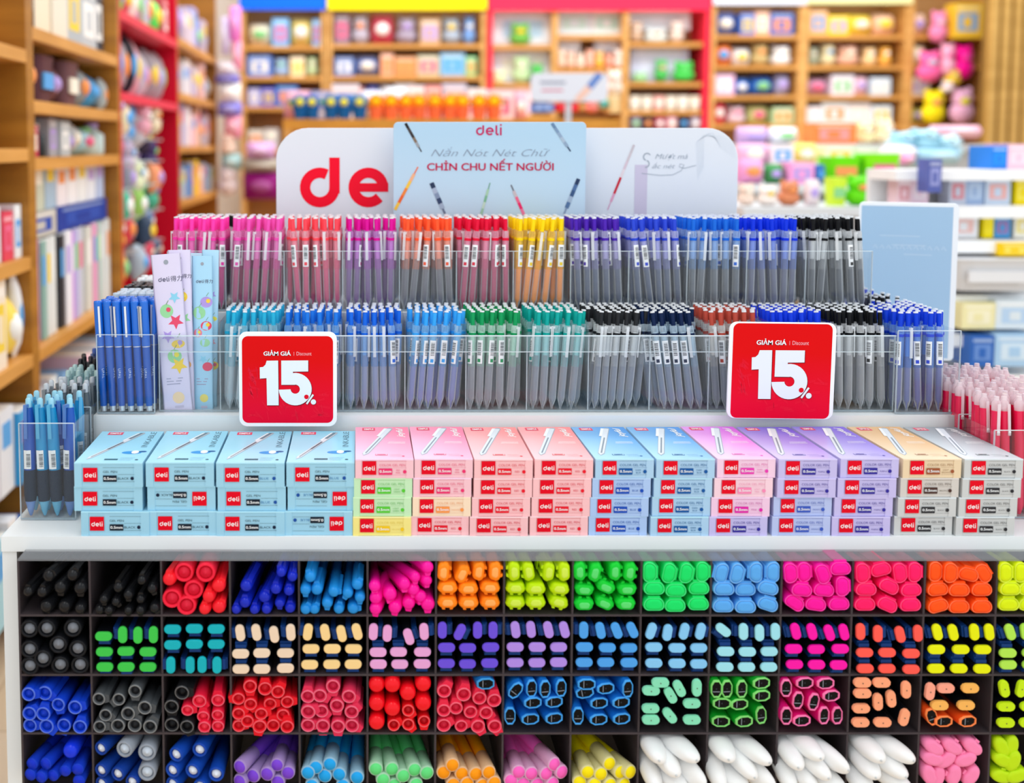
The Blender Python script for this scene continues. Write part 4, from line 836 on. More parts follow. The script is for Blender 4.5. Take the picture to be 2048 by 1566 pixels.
printed_pen(pr, *q(843, 304), *q(811, 247), .0045, ['4a4a52', '9aa0a8', '84705e', '3a3436', '4a4446', '2a2628'])
printed_pen(pr, *q(1141, 303), *q(1104, 247), .005, ['3a4a66', '8ea6c0', 'a8bcd0', '90a8c4', '7c98b8', '6888ac'])
printed_pen(pr, *q(836, 334), *q(790, 420), .005, ['e87a5a', 'f0b48a', 'f4c84a', 'f08a40', 'ee6a30', 'f4c84a'])
printed_pen(pr, *q(890, 428), *q(863, 366), .0075, ['6a7894', 'a2b4cc', '38486a', '8496b4', 'a8b8d0', '2c3a58'])
printed_pen(pr, *q(980, 366), *q(962, 430), .004, ['74a890', 'a8d0b4', '7cb894', 'c4dccc', '9cc8ac']); printed_pen(pr, *q(1022, 370), *q(1048, 430), .005, ['6a6a76', 'c8bcc4', 'f06a90', 'ee2a6c', 'f27aa4'])
printed_pen(pr, *q(1128, 428), *q(1157, 358), .0065, ['8aa0c0', '5878a4', 'a4b8d0', '3c5884', '5070a0', '2c3e60'])
board(D0, D1, ZS2 + .0003, DT, YD, .008, mat('b0d2ea', .4, 0, .3, ('d0e2f2', 0, 0, -4, 1.1)), 'signboard', 'pale blue signboard with a handwriting slogan, in front of the wide white one', pr)
YR = 1.93; pr = Print(.0003); R0, R1, RT = X_(1737, 470, YR), X_(1893, 470, YR), Z_(412, YR); pr.rect(-(R1 - R0) / 2 - .006, .004, (R1 - R0) / 2 + .001, RT - ZA - .001, mat('a2c4e2', .4), -.5); wl = mat('c4daee', .4)
for i in range(11): pr.ribbon([(-.055 + i * .011, (RT - ZA) * .72), (-.052 + i * .011, (RT - ZA) * .74), (-.048 + i * .011, (RT - ZA) * .715)], .0012, wl, 0)
for i in range(3): pr.rect(-.045 + .02 * i, (RT - ZA) * (.8 - .06 * i), .02 + .01 * i, (RT - ZA) * (.8 - .06 * i) + .0012, wl)
board(R0 - .01, R1 + .01, ZA + .0003, RT + .006, YR, .008, mat('eef4fa', .4), 'signboard', 'plain light blue signboard seen from behind the right end of the racks', pr, True, .006, math.radians(-24))
# ================================================================== the shop behind
WD = wood('a8701e', 'c28834', (1, 1, 9)); WDB = wood('c48c44', 'd8a45c', (1, 1, 9)); WDR = wood('b0873e', 'c49a50', (1, 1, 9)); WDS = wood('96600f', 'b0761e', (1, 1, 9)); WDL = wood('c08434', 'd69a4c', (1, 1, 9)); 
fl = bpy.data.materials.new('floor_planks'); fl.use_nodes = True; nt = fl.node_tree; bs = nt.nodes['Principled BSDF']
tc = nt.nodes.new('ShaderNodeTexCoord'); mp = nt.nodes.new('ShaderNodeMapping'); mp.inputs['Rotation'].default_value = (0, 0, math.pi / 2); br = nt.nodes.new('ShaderNodeTexBrick')
br.inputs['Color1'].default_value = lin('dcc4a8'); br.inputs['Color2'].default_value = lin('d2b898'); br.inputs['Mortar'].default_value = lin('b89c7c'); br.inputs['Scale'].default_value = 1; br.inputs['Mortar Size'].default_value = .003
br.inputs['Brick Width'].default_value = 1.2; br.inputs['Row Height'].default_value = .18
nt.links.new(tc.outputs['Object'], mp.inputs[0]); nt.links.new(mp.outputs[0], br.inputs[0]); nt.links.new(br.outputs[0], bs.inputs['Base Color']); bs.inputs['Roughness'].default_value = .3
struct('floor', MB().box(-3, 7, -1, 9, -.05, 0, fl))
YB_ = 8.0
struct('wall_back', MB().box(-3, 7, YB_ + .42, YB_ + .5, 0, 3.2, mat('e8e2da', .6)))
struct('wall_left', MB().box(-1.45, -1.38, 0, YB_ + .42, 0, 3.2, mat('e4dcd2', .6)))
# slatted oak wall at the right
xs = X_(1976, 200, 7.4); b = MB().box(xs, 7, 7.44, 7.5, 0, 3.2, mat('8a6a34', .6))
for i in range(34): b.box(xs + .08 * i, xs + .08 * i + .055, 7.4, 7.44, 0, 3.2, WDR)
struct('wall_right', b)
CNT = {}
def product(kind, w_, h, d, c, rr, c2=None):
    """shapes of shop goods, base at z = 0, centred on x, front at y = 0"""
    b = MB(); m = mat(c, .45); c2 = c2 or rr.choice(('f4f4f2', 'f2d24a', 'e86a90', '5aa6e6', '8ccf8a', 'f29a5a', 'b8a0e0', 'f6f0e0')); m2 = mat(c2, .45)
    if kind == 'box':
        b.box(-w_ / 2, w_ / 2, 0, d, 0, h, m); b.box(-w_ * .34, w_ * .34, -.001, 0, h * .2, h * .72, m2); b.box(-w_ * .4, w_ * .4, -.001, 0, h * .8, h * .9, mat(lighter(c, .5), .45)); b.box(-w_ * .15, w_ * .12, -.002, -.001, h * .3, h * .6, m)
    elif kind == 'pack':
        rg = []
        for t in range(7):
            z = h * t / 6; th = d * .5 * math.sin(math.pi * t / 6) ** .6 + .003
            rg.append([(w_ / 2 * (1 - .04 * (t in (0, 6))) * math.cos(q), d / 2 + th * math.sin(q), z) for q in [i * math.pi / 5 for i in range(10)]])
        b.loft(rg, m); b.ball((0, d * .12, h * .5), w_ * .3, d * .2, h * .22, m2, 10, 6)
    elif kind == 'plush':
        b.ball((0, d / 2, h * .3), w_ * .5, d * .5, h * .32, m); b.ball((0, d * .42, h * .68), w_ * .42, d * .42, h * .28, m); b.ball((-w_ * .28, d / 2, h * .92), w_ * .13, d * .12, h * .1, m); b.ball((w_ * .28, d / 2, h * .92), w_ * .13, d * .12, h * .1, m)
        b.ball((0, d * .1, h * .62), w_ * .2, d * .12, h * .12, m2); b.ball((-w_ * .14, d * .06, h * .74), w_ * .04, d * .05, w_ * .04, mat('222222', .3), 6, 4); b.ball((w_ * .14, d * .06, h * .74), w_ * .04, d * .05, w_ * .04, mat('222222', .3), 6, 4)
    elif kind == 'book':
        b.box(-w_ / 2, w_ / 2, 0, d, 0, h, m); b.box(-w_ / 2 + .002, w_ / 2 - .002, .003, d - .002, h, h + .001, mat('f2efe8', .6)); b.box(-w_ * .3, w_ * .3, -.001, 0, h * .55, h * .85, m2)
    elif kind == 'bottle':
        b.latheZ([(w_ * .45, 0), (w_ * .5, h * .08), (w_ * .5, h * .62), (w_ * .22, h * .78), (w_ * .22, h * .84)], m, 12, 0, d / 2); b.latheZ([(w_ * .27, h * .84), (w_ * .27, h)], m2, 12, 0, d / 2)
    elif kind == 'tub':
        b.loft([[(w_ / 2 * k * x_, d / 2 + d / 2 * k * y_, z) for x_, y_ in rrect(2, 2, .5, 3)] for z, k in ((0, .82), (h * .9, 1), (h, 1.04))], m, False); b.box(-w_ * .3, w_ * .3, d * .0 - .002, .006, h * .3, h * .65, m2)
    return b.mesh(kind)
NM = {'box': ('product_box', 'box'), 'pack': ('product_pack', 'packet'), 'plush': ('plush_toy', 'plush toy'), 'book': ('book', 'book'), 'bottle': ('bottle', 'bottle'), 'tub': ('storage_tub', 'tub')}
def put(kind, x, y, z, w_, h, d, c, place, rr, rz=0., c2=None):
    k = (kind, cname(c), place); n = CNT.get(k, 0); CNT[k] = n + 1
    o = link(NM[kind][0], product(kind, w_, h, d, c, rr, c2)); o.location = (x, y, z); o.rotation_euler = (0, 0, rz)
    lab = f"{ORD[min(n, 17)]} {k[1]} {NM[kind][1]} on {place}"
    tag(o, lab, NM[kind][1], 'goods on ' + place); return o
def fill(x0, x1, Y, z, hmax, d, cols, kinds, place, seed, wmin=.10, wmax=.2, gap=.006):
    rr = random.Random(seed); x = x0; i = 0; cl = cols.split(); ks = kinds.split()
    while True:
        w_ = rr.uniform(wmin, wmax)
        if x + w_ > x1: 
            if x1 - x > wmin * .6: w_ = x1 - x - gap
            else: break
        c = cl[i % len(cl)] if len(cl) else 'ffffff'; k = ks[rr.randrange(len(ks))]; h = hmax * rr.uniform(.72, .97)
        put(k, x + w_ / 2, Y + rr.uniform(.0, .02), z, w_ - gap, h, min(d, w_ * 1.1 if k != 'box' else d), c, place, rr); x += w_; i += 1
def back_unit(px0, px1, boards, name, label, col, rows, headc=None, head=22, posts=(), frame=None, Y=YB_):
    x0, x1 = X_(px0, 100, Y), X_(px1, 100, Y); fm = mat(frame, .4) if frame else WDB; t = .035
    b = MB().box(x0, x1, Y + .36, Y + .38, 0, 2.6, wood('b88a54', 'c89a62', (1, 1, 6)))
    root = link(name, b.mesh(name)); tag(root, label, 'shelving')
    for x in (x0, x1 - t): link('upright', MB().box(x, x + t, Y - (.02 if frame else 0), Y + .36, 0, 2.6, fm).mesh('upright'), root)
    for p in posts: x = X_(p, 100, Y); link('upright', MB().box(x - .02, x + .02, Y, Y + .36, 0, 2.6, WDB).mesh('upright'), root)
    for py in boards: z = Z_(py, Y); link('shelf_board', MB().box(x0 + t, x1 - t, Y + .005, Y + .36, z - .032, z, WDL).mesh('shelf_board'), root)
    if headc: link('header_board', MB().box(x0, x1, Y - .03, Y - .005, Z_(head, Y), 2.75, mat(headc, .4)).mesh('header_board'), root)
    for i, (py, hh, cols, kinds, a, c) in enumerate(rows):
        z = Z_(py, Y) + .001; fill(X_(a, 100, Y) + .01, X_(c, 100, Y) - .01, Y + .03, z, hh * 1.12 if i == 0 else min(hh * 1.12, .186), .2, cols, kinds, f'the {ORD[i]} shelf of the {col} bay', hash_(px0, i))
def hash_(a, b): return int(a * 31 + b * 7)
back_unit(480, 652, (92, 153, 213, 300, 380), 'tall_shelving', 'oak wall shelving under the blue header board', 'blue headed', [
 (92, .2, 'f2ead0 74b8ee eed27a 8ac2f2 f2eede f0e0a0 b8c8f0', 'box box pack', 490, 645), (153, .17, '6a8fe0 a8c4ec f4e0b8 c8e0b0 f2e070 f0ead8 9a94e0', 'pack plush box', 490, 645),
 (213, .18, 'a8a8e8 5a5ad0 3c78c8 7a60d0 b0c0f0', 'pack box', 490, 600), (300, .2, 'd8d0c4 c4c0c0 e8e0d4 b8b4c0', 'box book', 490, 560)], '0868f4', 20)
back_unit(655, 972, (88, 152, 213, 300, 380), 'tall_shelving', 'wide oak wall shelving under the yellow header board', 'yellow headed', [
 (88, .21, '8c7c90 b8b0c0 c84a60 a89cb0 caa888 a8b4c4 7aa4e0 e8e4ee 4a8ae0 c8d0e4 e8d8e4', 'pack box plush', 665, 960), (152, .2, '6a86c4 8a9cd4 e8a888 d8905a c8c0a0 86b8dc 8ccf8c b4e0b8 d8ecd8 e8a060', 'box pack', 665, 960),
 (213, .17, 'c8d4e4 e8a8a8 6a7ac8 e6ecf4 eef0f6 dfe6f0 9a98a8 e8e6ee d8dce8', 'box pack', 665, 960)], 'fce806', 20)
back_unit(975, 1418, (), 'tall_shelving', 'red framed wall shelving under the red header board', 'red', [], 'fa2c50', 22, (1110, 1252), 'f03048')
ur = [o for o in SC.objects if o.name.startswith('tall_shelving') and o.get('label', '').startswith('red')][0]
for a, c, ys in ((985, 1108, (90, 167, 230, 320)), (1112, 1250, (70, 137, 210, 320)), (1256, 1406, (85, 165, 221, 320))):
    for py in ys: link('shelf_board', MB().box(X_(a, 100, YB_), X_(c, 100, YB_), YB_ + .005, YB_ + .36, Z_(py, YB_) - .03, Z_(py, YB_), WDL).mesh('shelf_board'), ur)
rr = random.Random(5)
def px_item(kind, px0, py0, px1, py1, Y, c, place, d=.12, c2=None, rz=0.):
    a, e = P(px0, py0, Y), P(px1, py1, Y); return put(kind, (a.x + e.x) / 2, Y, e.z, e.x - a.x, a.z - e.z, d, c, place, rr, rz, c2)
pl = 'the red framed shelving'
for q in (('box', 986, 22, 1105, 89, 'e4eef6', 'b4d6ec'), ('box', 986, 98, 1102, 166, 'e0e8f2', 'e8eede'), ('box', 1117, 20, 1182, 69, 'dcecf4', 'c4e8e0'), ('box', 1184, 19, 1245, 69, 'e8f2f4', 'b8e4d8'),
          ('box', 1117, 74, 1160, 104, 'eef2f6', 'e8ecf4'), ('box', 1190, 74, 1246, 104, 'dde6f4', 'eef2f8'), ('box', 1258, 18, 1380, 60, 'e6eef4', 'd8e4ea'), ('box', 1262, 94, 1376, 164, 'ccd0ea', 'd8dcf2'),
          ('box', 987, 178, 1030, 229, 'e4e0ea', 'd8d4e4'), ('box', 1030, 172, 1062, 229, 'f4ccd4', 'f8dce0')): px_item(q[0], *q[1:5], YB_ + (.12 if q[4] < 170 else .03), q[5], pl, .12, q[6])
for q in (('plush', 1020, 45, 1064, 89, '6fb04a', 'f4c81a'), ('plush', 984, 140, 1012, 166, 'e8ecb8', 'f4f0d0'), ('plush', 1026, 112, 1062, 166, 'b8d4a0', 'e8ecd0'), ('plush', 1062, 128, 1090, 166, '3ab84a', '7ad07a'),
          ('plush', 1312, 118, 1340, 162, '4cb858', 'f0a8b0'), ('plush', 1348, 122, 1394, 162, '46c452', '6ad474'), ('plush', 1266, 144, 1300, 164, 'a0d49a', 'c8e8c0'), ('plush', 1262, 42, 1290, 84, 'c8a88c', 'e8e0d8'),
          ('plush', 1290, 56, 1340, 84, 'd8e0dc', 'f0a070'), ('plush', 1342, 40, 1372, 84, 'dccabc', 'e8e8e8')): px_item(q[0], *q[1:5], YB_ + .01, q[5], pl, .1, q[6])
for i in range(7): px_item('plush', 1116 + i * 19, 98 + (i % 3) * 4, 1134 + i * 19, 136, YB_ + .01, ('f6d8c0', 'f4c8b0', 'f8e0cc', 'f6b8a0', 'f8c050', 'f0a088', 'f8e4d8')[i], 'the peach row, red bay', .09, 'fae8dc')
for i in range(6): px_item('tub', 1260 + i * 24, 192, 1282 + i * 24, 220, YB_ + .01, ('e8e0d0', 'e4dccc', 'f0b8b0', 'e8e0d0', 'ece4d8', 'e4dcc8')[i], 'the beige row, red bay', .09, 'f4ece0')
for i in range(6): px_item('pack', 1262 + i * 24, 232, 1284 + i * 24, 262, YB_ + .01, ('8c8498', '30303a', 'b85060', 'e0a8b4', '2c2c34', 'a89cac')[i], 'the dark row, red bay', .06)
back_unit(1422, 1607, (70, 131, 191, 248, 330), 'tall_shelving', 'oak wall shelving beside the red framed bay', 'first oak', [
 (70, .17, '6a80c8 5878c8 f0b898 4a70c0 e4eef6 6cc49a 4ab48c', 'pack box', 1430, 1600), (131, .17, 'f08a4a eef2f6 c8b078 f2f4f8 f4a868 e8a070 e4e0ea f0c8d4 d8d8e4', 'plush pack box', 1430, 1600),
 (191, .16, 'e0b0d0 4880d8 3a70c8 a8a8d0 b8c4b8 e8d8b8 f2c8c0 c85aa0', 'pack box', 1430, 1600), (248, .15, 'ec5868 e8d0dc d8e098 b8d0a0 e0a078 98c4c0 7ab4c4', 'pack box plush', 1430, 1600)], 'dfe6f4', 10)
back_unit(1607, 1818, (70, 131, 191, 248, 330), 'tall_shelving', 'oak wall shelving with yellow goods under the pale yellow header', 'yellow goods', [
 (70, .18, 'f2b878 f6d428 f8dc50 f6c8a8 f8e030 fada28 f0c090 e4e050 d4dc60', 'pack box', 1618, 1808), (131, .17, 'a8b098 e8dcb0 f0c0a8 f8d8a0 f8bc58 f4b060 e0e4c0 f0dcc8 8890b0', 'pack plush', 1618, 1808),
 (191, .15, 'd8a8c8 e8e0ec f0c8d8 c8d8e8 e0c8e0 d4e4e8 f0b0b8', 'box pack', 1618, 1808), (248, .15, 'f0e4ea e8eef0 f4ecec e0e8f0 d8d4e8 7a90d0', 'box', 1618, 1808)], 'eef0b0', 8)
back_unit(1818, 1976, (70, 131, 191, 248, 330), 'tall_shelving', 'narrow oak wall shelving next to the slatted wall', 'corner', [
 (70, .16, 'f0c8b0 f4dcc8 e8a8b4', 'pack box', 1826, 1875), (131, .15, 'f4e8c0 f2ecd8 e8e0e8', 'pack', 1826, 1880), (191, .13, 'f0f0e4 e0e4d0 e8dce0', 'box', 1826, 1880), (248, .14, 'd8d870 c8d480 e4c050 f0b888', 'pack', 1826, 1900)])
pl = 'the corner shelving by the slatted wall'
for q in (('box', 1908, 6, 1964, 76, 'f6c83c', '8ab0d8'), ('plush', 1868, 20, 1902, 82, 'ee88b4', 'f6c4d8'), ('plush', 1842, 100, 1892, 162, 'f868a8', 'c8c4e0'), ('plush', 1888, 84, 1918, 150, 'f4b0cc', 'f878b0'),
          ('plush', 1916, 88, 1954, 156, 'f80c98', 'f848b0'), ('plush', 1896, 136, 1930, 170, 'f2cc40', 'f6e4a0'), ('plush', 1852, 178, 1898, 246, 'f6e018', 'f8a060'), ('plush', 1890, 160, 1916, 184, 'f4e8ec', 'f4d0dc'), ('plush', 1908, 174, 1956, 246, 'f0b8d8', 'f2ee28')):
    px_item(q[0], *q[1:5], YB_ - .14, q[5], pl, .12, q[6])
# ------------------------------------------------------------------ left side: oak units running into the depth
XS = -.90
def left_unit(Y0, Y1, zs, label, frame=None, name='side_shelving'):
    fm = mat(frame, .4) if frame else WDS; root = link(name, MB().box(-1.375, -1.36, Y0, Y1, 0, 2.6, wood('9a6a34', 'a87840', (1, 1, 6)) if not frame else mat('c40c2c', .5)).mesh(name)); tag(root, label, 'shelving')
    for y in (Y0, Y1 - .03): link('upright', MB().box(-1.36, XS, y, y + .03, 0, 2.6, fm).mesh('upright'), root)
    for z in zs: link('shelf_board', MB().box(-1.36, XS + (.0), Y0 + .03, Y1 - .03, z - .035, z, mat('e03850', .4) if frame else WDL).mesh('shelf_board'), root)
    return root
def left_fill(Y0, Y1, z, hmax, cols, kinds, place, seed, wmin=.06, wmax=.14, inset=.03):
    rr = random.Random(seed); lo = .97 if 'fifth' in place and 'grey' in place else .75; y = Y0 + .035; i = 0; cl = cols.split(); ks = kinds.split()
    while y < Y1 - .06:
        w_ = min(rr.uniform(wmin, wmax), Y1 - .035 - y); h = hmax * rr.uniform(lo, 1); k = ks[rr.randrange(len(ks))]
        put(k, XS - inset - rr.uniform(0, .02), y + w_ / 2, z + .001, w_ - .004, h, .2 if k in ('box', 'book') else min(w_, .12), cl[i % len(cl)], place, rr, math.pi / 2); y += w_; i += 1
YU = [1.9, 2.955, 4.05, 5.35, 6.8, 7.95]
zl = [Z_(y, 2.98) for y in (52, 200, 316, 485, 700)]
left_unit(YU[1], YU[2], zl[:3] + zl[4:], 'oak side shelving with grey and dark goods, second from the front on the left')
pl = 'the {} shelf of the grey goods unit'
left_fill(YU[1], YU[2], zl[0], .30, '1c1e24 e8dcc4 e4dccc aeb8c0 b8c0c8 3c4450', 'box book', pl.format('top'), 1, .12, .22)
left_fill(YU[1], YU[2], zl[1], .15, '6a4048 5c3840 704850 6c4a50 8c9498 4a9ad0 b0b8b8 c0c4c4', 'pack tub', pl.format('second'), 2, .1, .18)
left_fill(YU[1], YU[2], zl[2], .12, '2848a0 c84058 2c3438 a8a8b0 b4bcc0 2c48c0 c8d0d4 a8d0dc b8c4bc c8dcdc', 'box pack bottle', pl.format('third'), 3, .07, .13)
hb = zl[3] - zl[4] - .004
for k, (y0_, y1_, c) in enumerate(((3.0, 3.32, 'c4c0b8'), (3.33, 3.98, '123e9c'))): put('box', XS - .04, (y0_ + y1_) / 2, zl[3], y1_ - y0_, .075, .22, c, 'the book row of the grey goods unit', R, math.pi / 2, '2450b0')
for k in range(8): put('book', XS - .05, 3.05 + k * .125, zl[3] + .077, .115, .13 + .01 * (k % 3), .03, ('b8b4c0', 'c8ccb8', 'a8c0d4', 'f0e8ec', 'f2f0f2', 'eef0f0', 'e8ecf4', 'b8c8e8')[k], 'the upper book row of the grey goods unit', R, math.pi / 2)
left_fill(YU[1], YU[2], zl[4], hb, 'd8d8d0 e8a0c8 88b0a8 dce0e0 e4e8e8 e8eaec 2c3038 e8e8f0 d48ce8 b8b4e0 c8ccd8 d4d8e0', 'book', pl.format('fifth'), 5, .04, .08)
left_fill(YU[1], YU[2], zl[4] - .4, .26, 'e8e4ec b8d4e8 f0c8d8 e4ecf0 7aa8d8', 'book box', 'the low shelf of the grey goods unit', 15, .06, .12); link('shelf_board', MB().box(-1.36, XS, YU[1] + .03, YU[2] - .03, zl[4] - .435, zl[4] - .4, WDL).mesh('shelf_board'), [o for o in SC.objects if o.name == 'side_shelving'][0])
zn = [Z_(y, 2.9) for y in (98, 297, 515, 712)]
left_unit(YU[0], YU[1] - .002, zn, 'oak side shelving nearest on the left')
pl = 'the {} shelf of the nearest side unit'
left_fill(2.3, YU[1], zn[1] + .17, .03, 'f4c4d0 f4f4f8 eceef2', 'box', pl.format('top'), 6, .2, .3, .0) if False else None
left_fill(2.3, YU[1], zn[2], .16, 'eef0f2 f4f4f6 2c8ae0 e8ecf0 e04860', 'box', pl.format('third'), 7, .08, .14, .02)
left_fill(2.3, YU[1], zn[3], .24, 'f0f0f2 e8ecf4 f0b8c8 f4e060 f2e4d0 f6d860', 'box pack', pl.format('fourth'), 8, .07, .12, .0)
left_fill(2.1, YU[1], zn[3] - .33, .26, 'e4e8f0 40a0dc c8e0f0 f0b4cc 2c4c88 e8e4f0', 'box book', 'the low shelf of the nearest side unit', 9, .06, .12, .0)
left_fill(2.1, YU[1], zn[3] - .66, .26, 'a8d8e8 f0f0f4 3c70b8 e8c0d4 d8e4ec', 'book box', 'the bottom shelf of the nearest side unit', 10, .06, .12, .0)
ru = left_unit(YU[2], YU[3], [Z_(26, 4.2), Z_(186, 4.2)], 'red framed side unit hung with toys', 'c8102e')
pl = 'the {} row of the red side unit'
left_fill(YU[2], YU[3], Z_(26, 4.2), .2, 'b8d8b0 8c8890 58e060 d05868 e4e0d8 c8a8c0', 'pack box', pl.format('top'), 11, .08, .16)
left_fill(YU[2], YU[3], Z_(186, 4.2), .27, '989098 a49ca4 a8a0a8 24202c d8a0ac c0b8c4 b8a8b4', 'pack', pl.format('second'), 12, .09, .16)
for k, (zz, cols) in enumerate(((Z_(245, 4.2), 'c8d8a8 e8d8b8 504858 b8b0c8 e0a0b0'), (Z_(285, 4.2), 'b0a8d0 d890a8 a4b0d8 a0a0b0 c8c0c8 383048'), (Z_(330, 4.2), 'a8a8c0 483868 c0b0c8 b8b8c8 d0c8d0'), (Z_(378, 4.2), '58c890 f09a70 9090a0 d8e0b8 c8c8d0'), (Z_(430, 4.2), '60b0c8 50b090 d8a8c8 90c060 405068'), (Z_(490, 4.2), '6888b8 e8c860 d04050 8898b0 384860'), (Z_(560, 4.2), 'd84860 e8d070 506080 a8b8c8'))):
    for j in range(7):
        y = 4.12 + j * .13; c = cols.split()[j % len(cols.split())]; link('hook', MB().tube((-1.36, y, zz + .1), (-.9, y, zz + .1), .004, mat('c8ccd0', .3), 6).mesh('hook'), ru)
        put(('plush', 'pack')[(j + k) % 2], -.93 + R.uniform(-.05, .04), y, zz - .04 + R.uniform(-.02, .02), .11, .15, .1, c, f'the {ORD[k]} hanging row, red side unit', R, math.pi / 2)
left_unit(YU[3], YU[4], [Z_(82, 5.6), Z_(188, 5.6), Z_(292, 5.6), Z_(400, 5.6)], 'oak side shelving with pastel packets, behind the red unit')
for k, (zz, cols, h) in enumerate(((82, 'a8a8d8 8890d0 c8b8c8 d8d0e0', .25), (188, 'e8dcd0 f0c8c8 d8d8e4 e8e0dc c4b8d8', .22), (292, 'b8b8e0 e8c0a0 a8a8d8 e4dce8 f0c8d0', .23), (400, 'f0c820 e8b090 b8c8e0 6898d8 e8ece8', .2))):
    left_fill(YU[3], YU[4], Z_(zz, 5.6), h, cols, 'pack book', f'the {ORD[k]} shelf of the pastel side unit', 20 + k, .1, .2)
# hanging column of striped cushions and bags at the end of the left side
rr = random.Random(9)
for i, q in enumerate(((430, 120, 474, 152, 'ece8ee'), (428, 150, 478, 166, '8078d0'), (434, 164, 480, 206, 'f0ece8'), (432, 204, 482, 232, '8a84d8'), (446, 230, 482, 276, 'f0a0b4'), (436, 266, 470, 310, 'f4d8c4'), (440, 308, 482, 340, 'a8d0d0'), (432, 330, 474, 392, 'ecdcdc'),
                     (456, 10, 480, 80, 'ee88d8'), (438, 30, 458, 108, 'd4cce8'), (462, 80, 482, 140, 'f098b8'), (484, 345, 560, 400, '901878'), (490, 285, 548, 318, 'd8a8dc'), (484, 318, 560, 345, 'b0a898'))):
    px_item('plush' if i in (5, 7) else 'pack', *q[:4], 6.6, q[4], 'the striped toy column at the left', .14, c2=lighter(q[4]))
# ------------------------------------------------------------------ middle: oak gondola with potted toy flowers
YG = 5.2; g0, g1 = X_(566, 240, YG), X_(1240, 240, YG); zg = Z_(238, YG)
gd = link('oak_gondola', MB().box(g0, g1, YG, YG + .5, zg - .05, zg, wood('c08018', 'd89428')).mesh('gondola_top')); tag(gd, 'oak gondola table with toy flowers behind the signboards', 'display unit')
for x in (g0, g1 - .04): link('side_panel', MB().box(x, x + .04, YG, YG + .5, 0, zg - .05, WDL).mesh('side_panel'), gd)
link('front_panel', MB().box(g0 + .04, g1 - .04, YG + .02, YG + .04, 0, zg - .05, WDL).mesh('front_panel'), gd)
def flower(px, py, c, cf, pot, i):
    p = P(px, py, YG + .1); b = MB(); ps = mat(c, .5); s_ = .027
    for k in range(7): a = k * 2 * math.pi / 7; b.ball((p.x + s_ * math.cos(a), p.y, p.z + s_ * math.sin(a)), s_ * .62, .02, s_ * .62, ps, 8, 5)
    root = link('toy_flower', b.mesh('petals')); d = MB().ball((p.x, p.y - .015, p.z), s_ * .72, .018, s_ * .72, mat(cf, .4), 10, 6)
    link('flower_centre', d.mesh('flower_centre'), root); h = p.z - zg
    st = MB().tube((p.x, p.y + .01, zg + .06), (p.x, p.y + .01, p.z), .006, mat('2f9a50', .5), 6); st.ball((p.x - .03, p.y, zg + .085), .035, .015, .012, mat('35a04a', .5), 8, 4); st.ball((p.x + .03, p.y, zg + .085), .035, .015, .012, mat('35a04a', .5), 8, 4)
    link('stem', st.mesh('stem'), root); link('pot', MB().latheZ([(.028, zg), (.038, zg + .055), (.041, zg + .062)], mat(pot, .5), 12, p.x, p.y + .01).mesh('pot'), root)
    tag(root, f"potted toy flower with {cname(c)} petals, {ORD[i]} in its row on the oak gondola", 'toy flower', 'potted toy flowers on the oak gondola')
for i, px in enumerate((600, 624, 662, 688, 719)): flower(px, 205, '2a60b8' if i % 2 else '3a70a8', 'f0e848', '1a68b4', i)
for i, px in enumerate((752, 782, 812, 838, 870, 900, 925, 958, 988)): flower(px, 204, 'f88a18', 'fcc808', 'f27a50', i)
fill(X_(565, 200, YG + .3), X_(1060, 200, YG + .3), YG + .3, zg, .2, .12, 'e0a8b8 a8b0dc f0e8ec e0e8f4 e8eef6 f4f0f4 e8a8a4 c8cce0 eef2f8 f2dce4', 'box pack', 'the back of the oak gondola', 77, .08, .16)
for q in (('box', 1112, 206, 1158, 222, 'e00420', 'f04050'), ('plush', 1174, 196, 1202, 224, 'f4908a', 'f8c0b8'), ('plush', 1203, 198, 1222, 216, '58c4bc', 'a0e4dc'), ('plush', 1216, 138, 1250, 190, 'f0e0d0', 'f8ece0'), ('box', 1220, 188, 1240, 226, 'ecc888', 'f4dca8'), ('box', 1066, 206, 1108, 224, '6088d0', 'a8bce8')):
    px_item(q[0], *q[1:5], YG + .05, q[5], 'the right end of the oak gondola', .1, q[6])
YS = 4.7; a, c = P(1062, 146, YS), P(1215, 203, YS); W_, H_ = c.x - a.x, a.z - c.z
pr = Print(.0008); pr.rect(-W_ * .38, H_ * .62, -W_ * .05, H_ * .70, mat('8890a8', .5), 0); pr.rect(-W_ * .36, H_ * .36, -W_ * .08, H_ * .42, mat('d86080', .5), 0)
pr.ribbon([(W_ * .1, H_ * .02), (W_ * .26, H_ * .5)], .03, mat('f0c8b8', .5), 0); pr.ribbon([(W_ * .26, H_ * .5), (W_ * .4, H_ * .97)], .03, mat('6a8cd0', .5), 0)
bb = MB().loftY([(x, z + H_ / 2) for x, z in rrect(W_, H_, .025, 5)], [(0, 1), (.006, 1)], mat('dfe4f0', .4))
pole = MB().box(-.012, .012, .006, .02, -.12, H_ * .6, mat('c8ccd4', .4)); inst([('signboard', bb.mesh('sign_panel')), ('sign_print', pr.mesh('sign_print')), ('post', MB().box(-.012, .012, .007, .025, -(c.z), H_ * .6, mat('c8ccd4', .4)).mesh('post'))],
     T((a.x + c.x) / 2, YS, c.z), 'small white signboard with a blue pencil picture, standing above the gondola', 'sign')
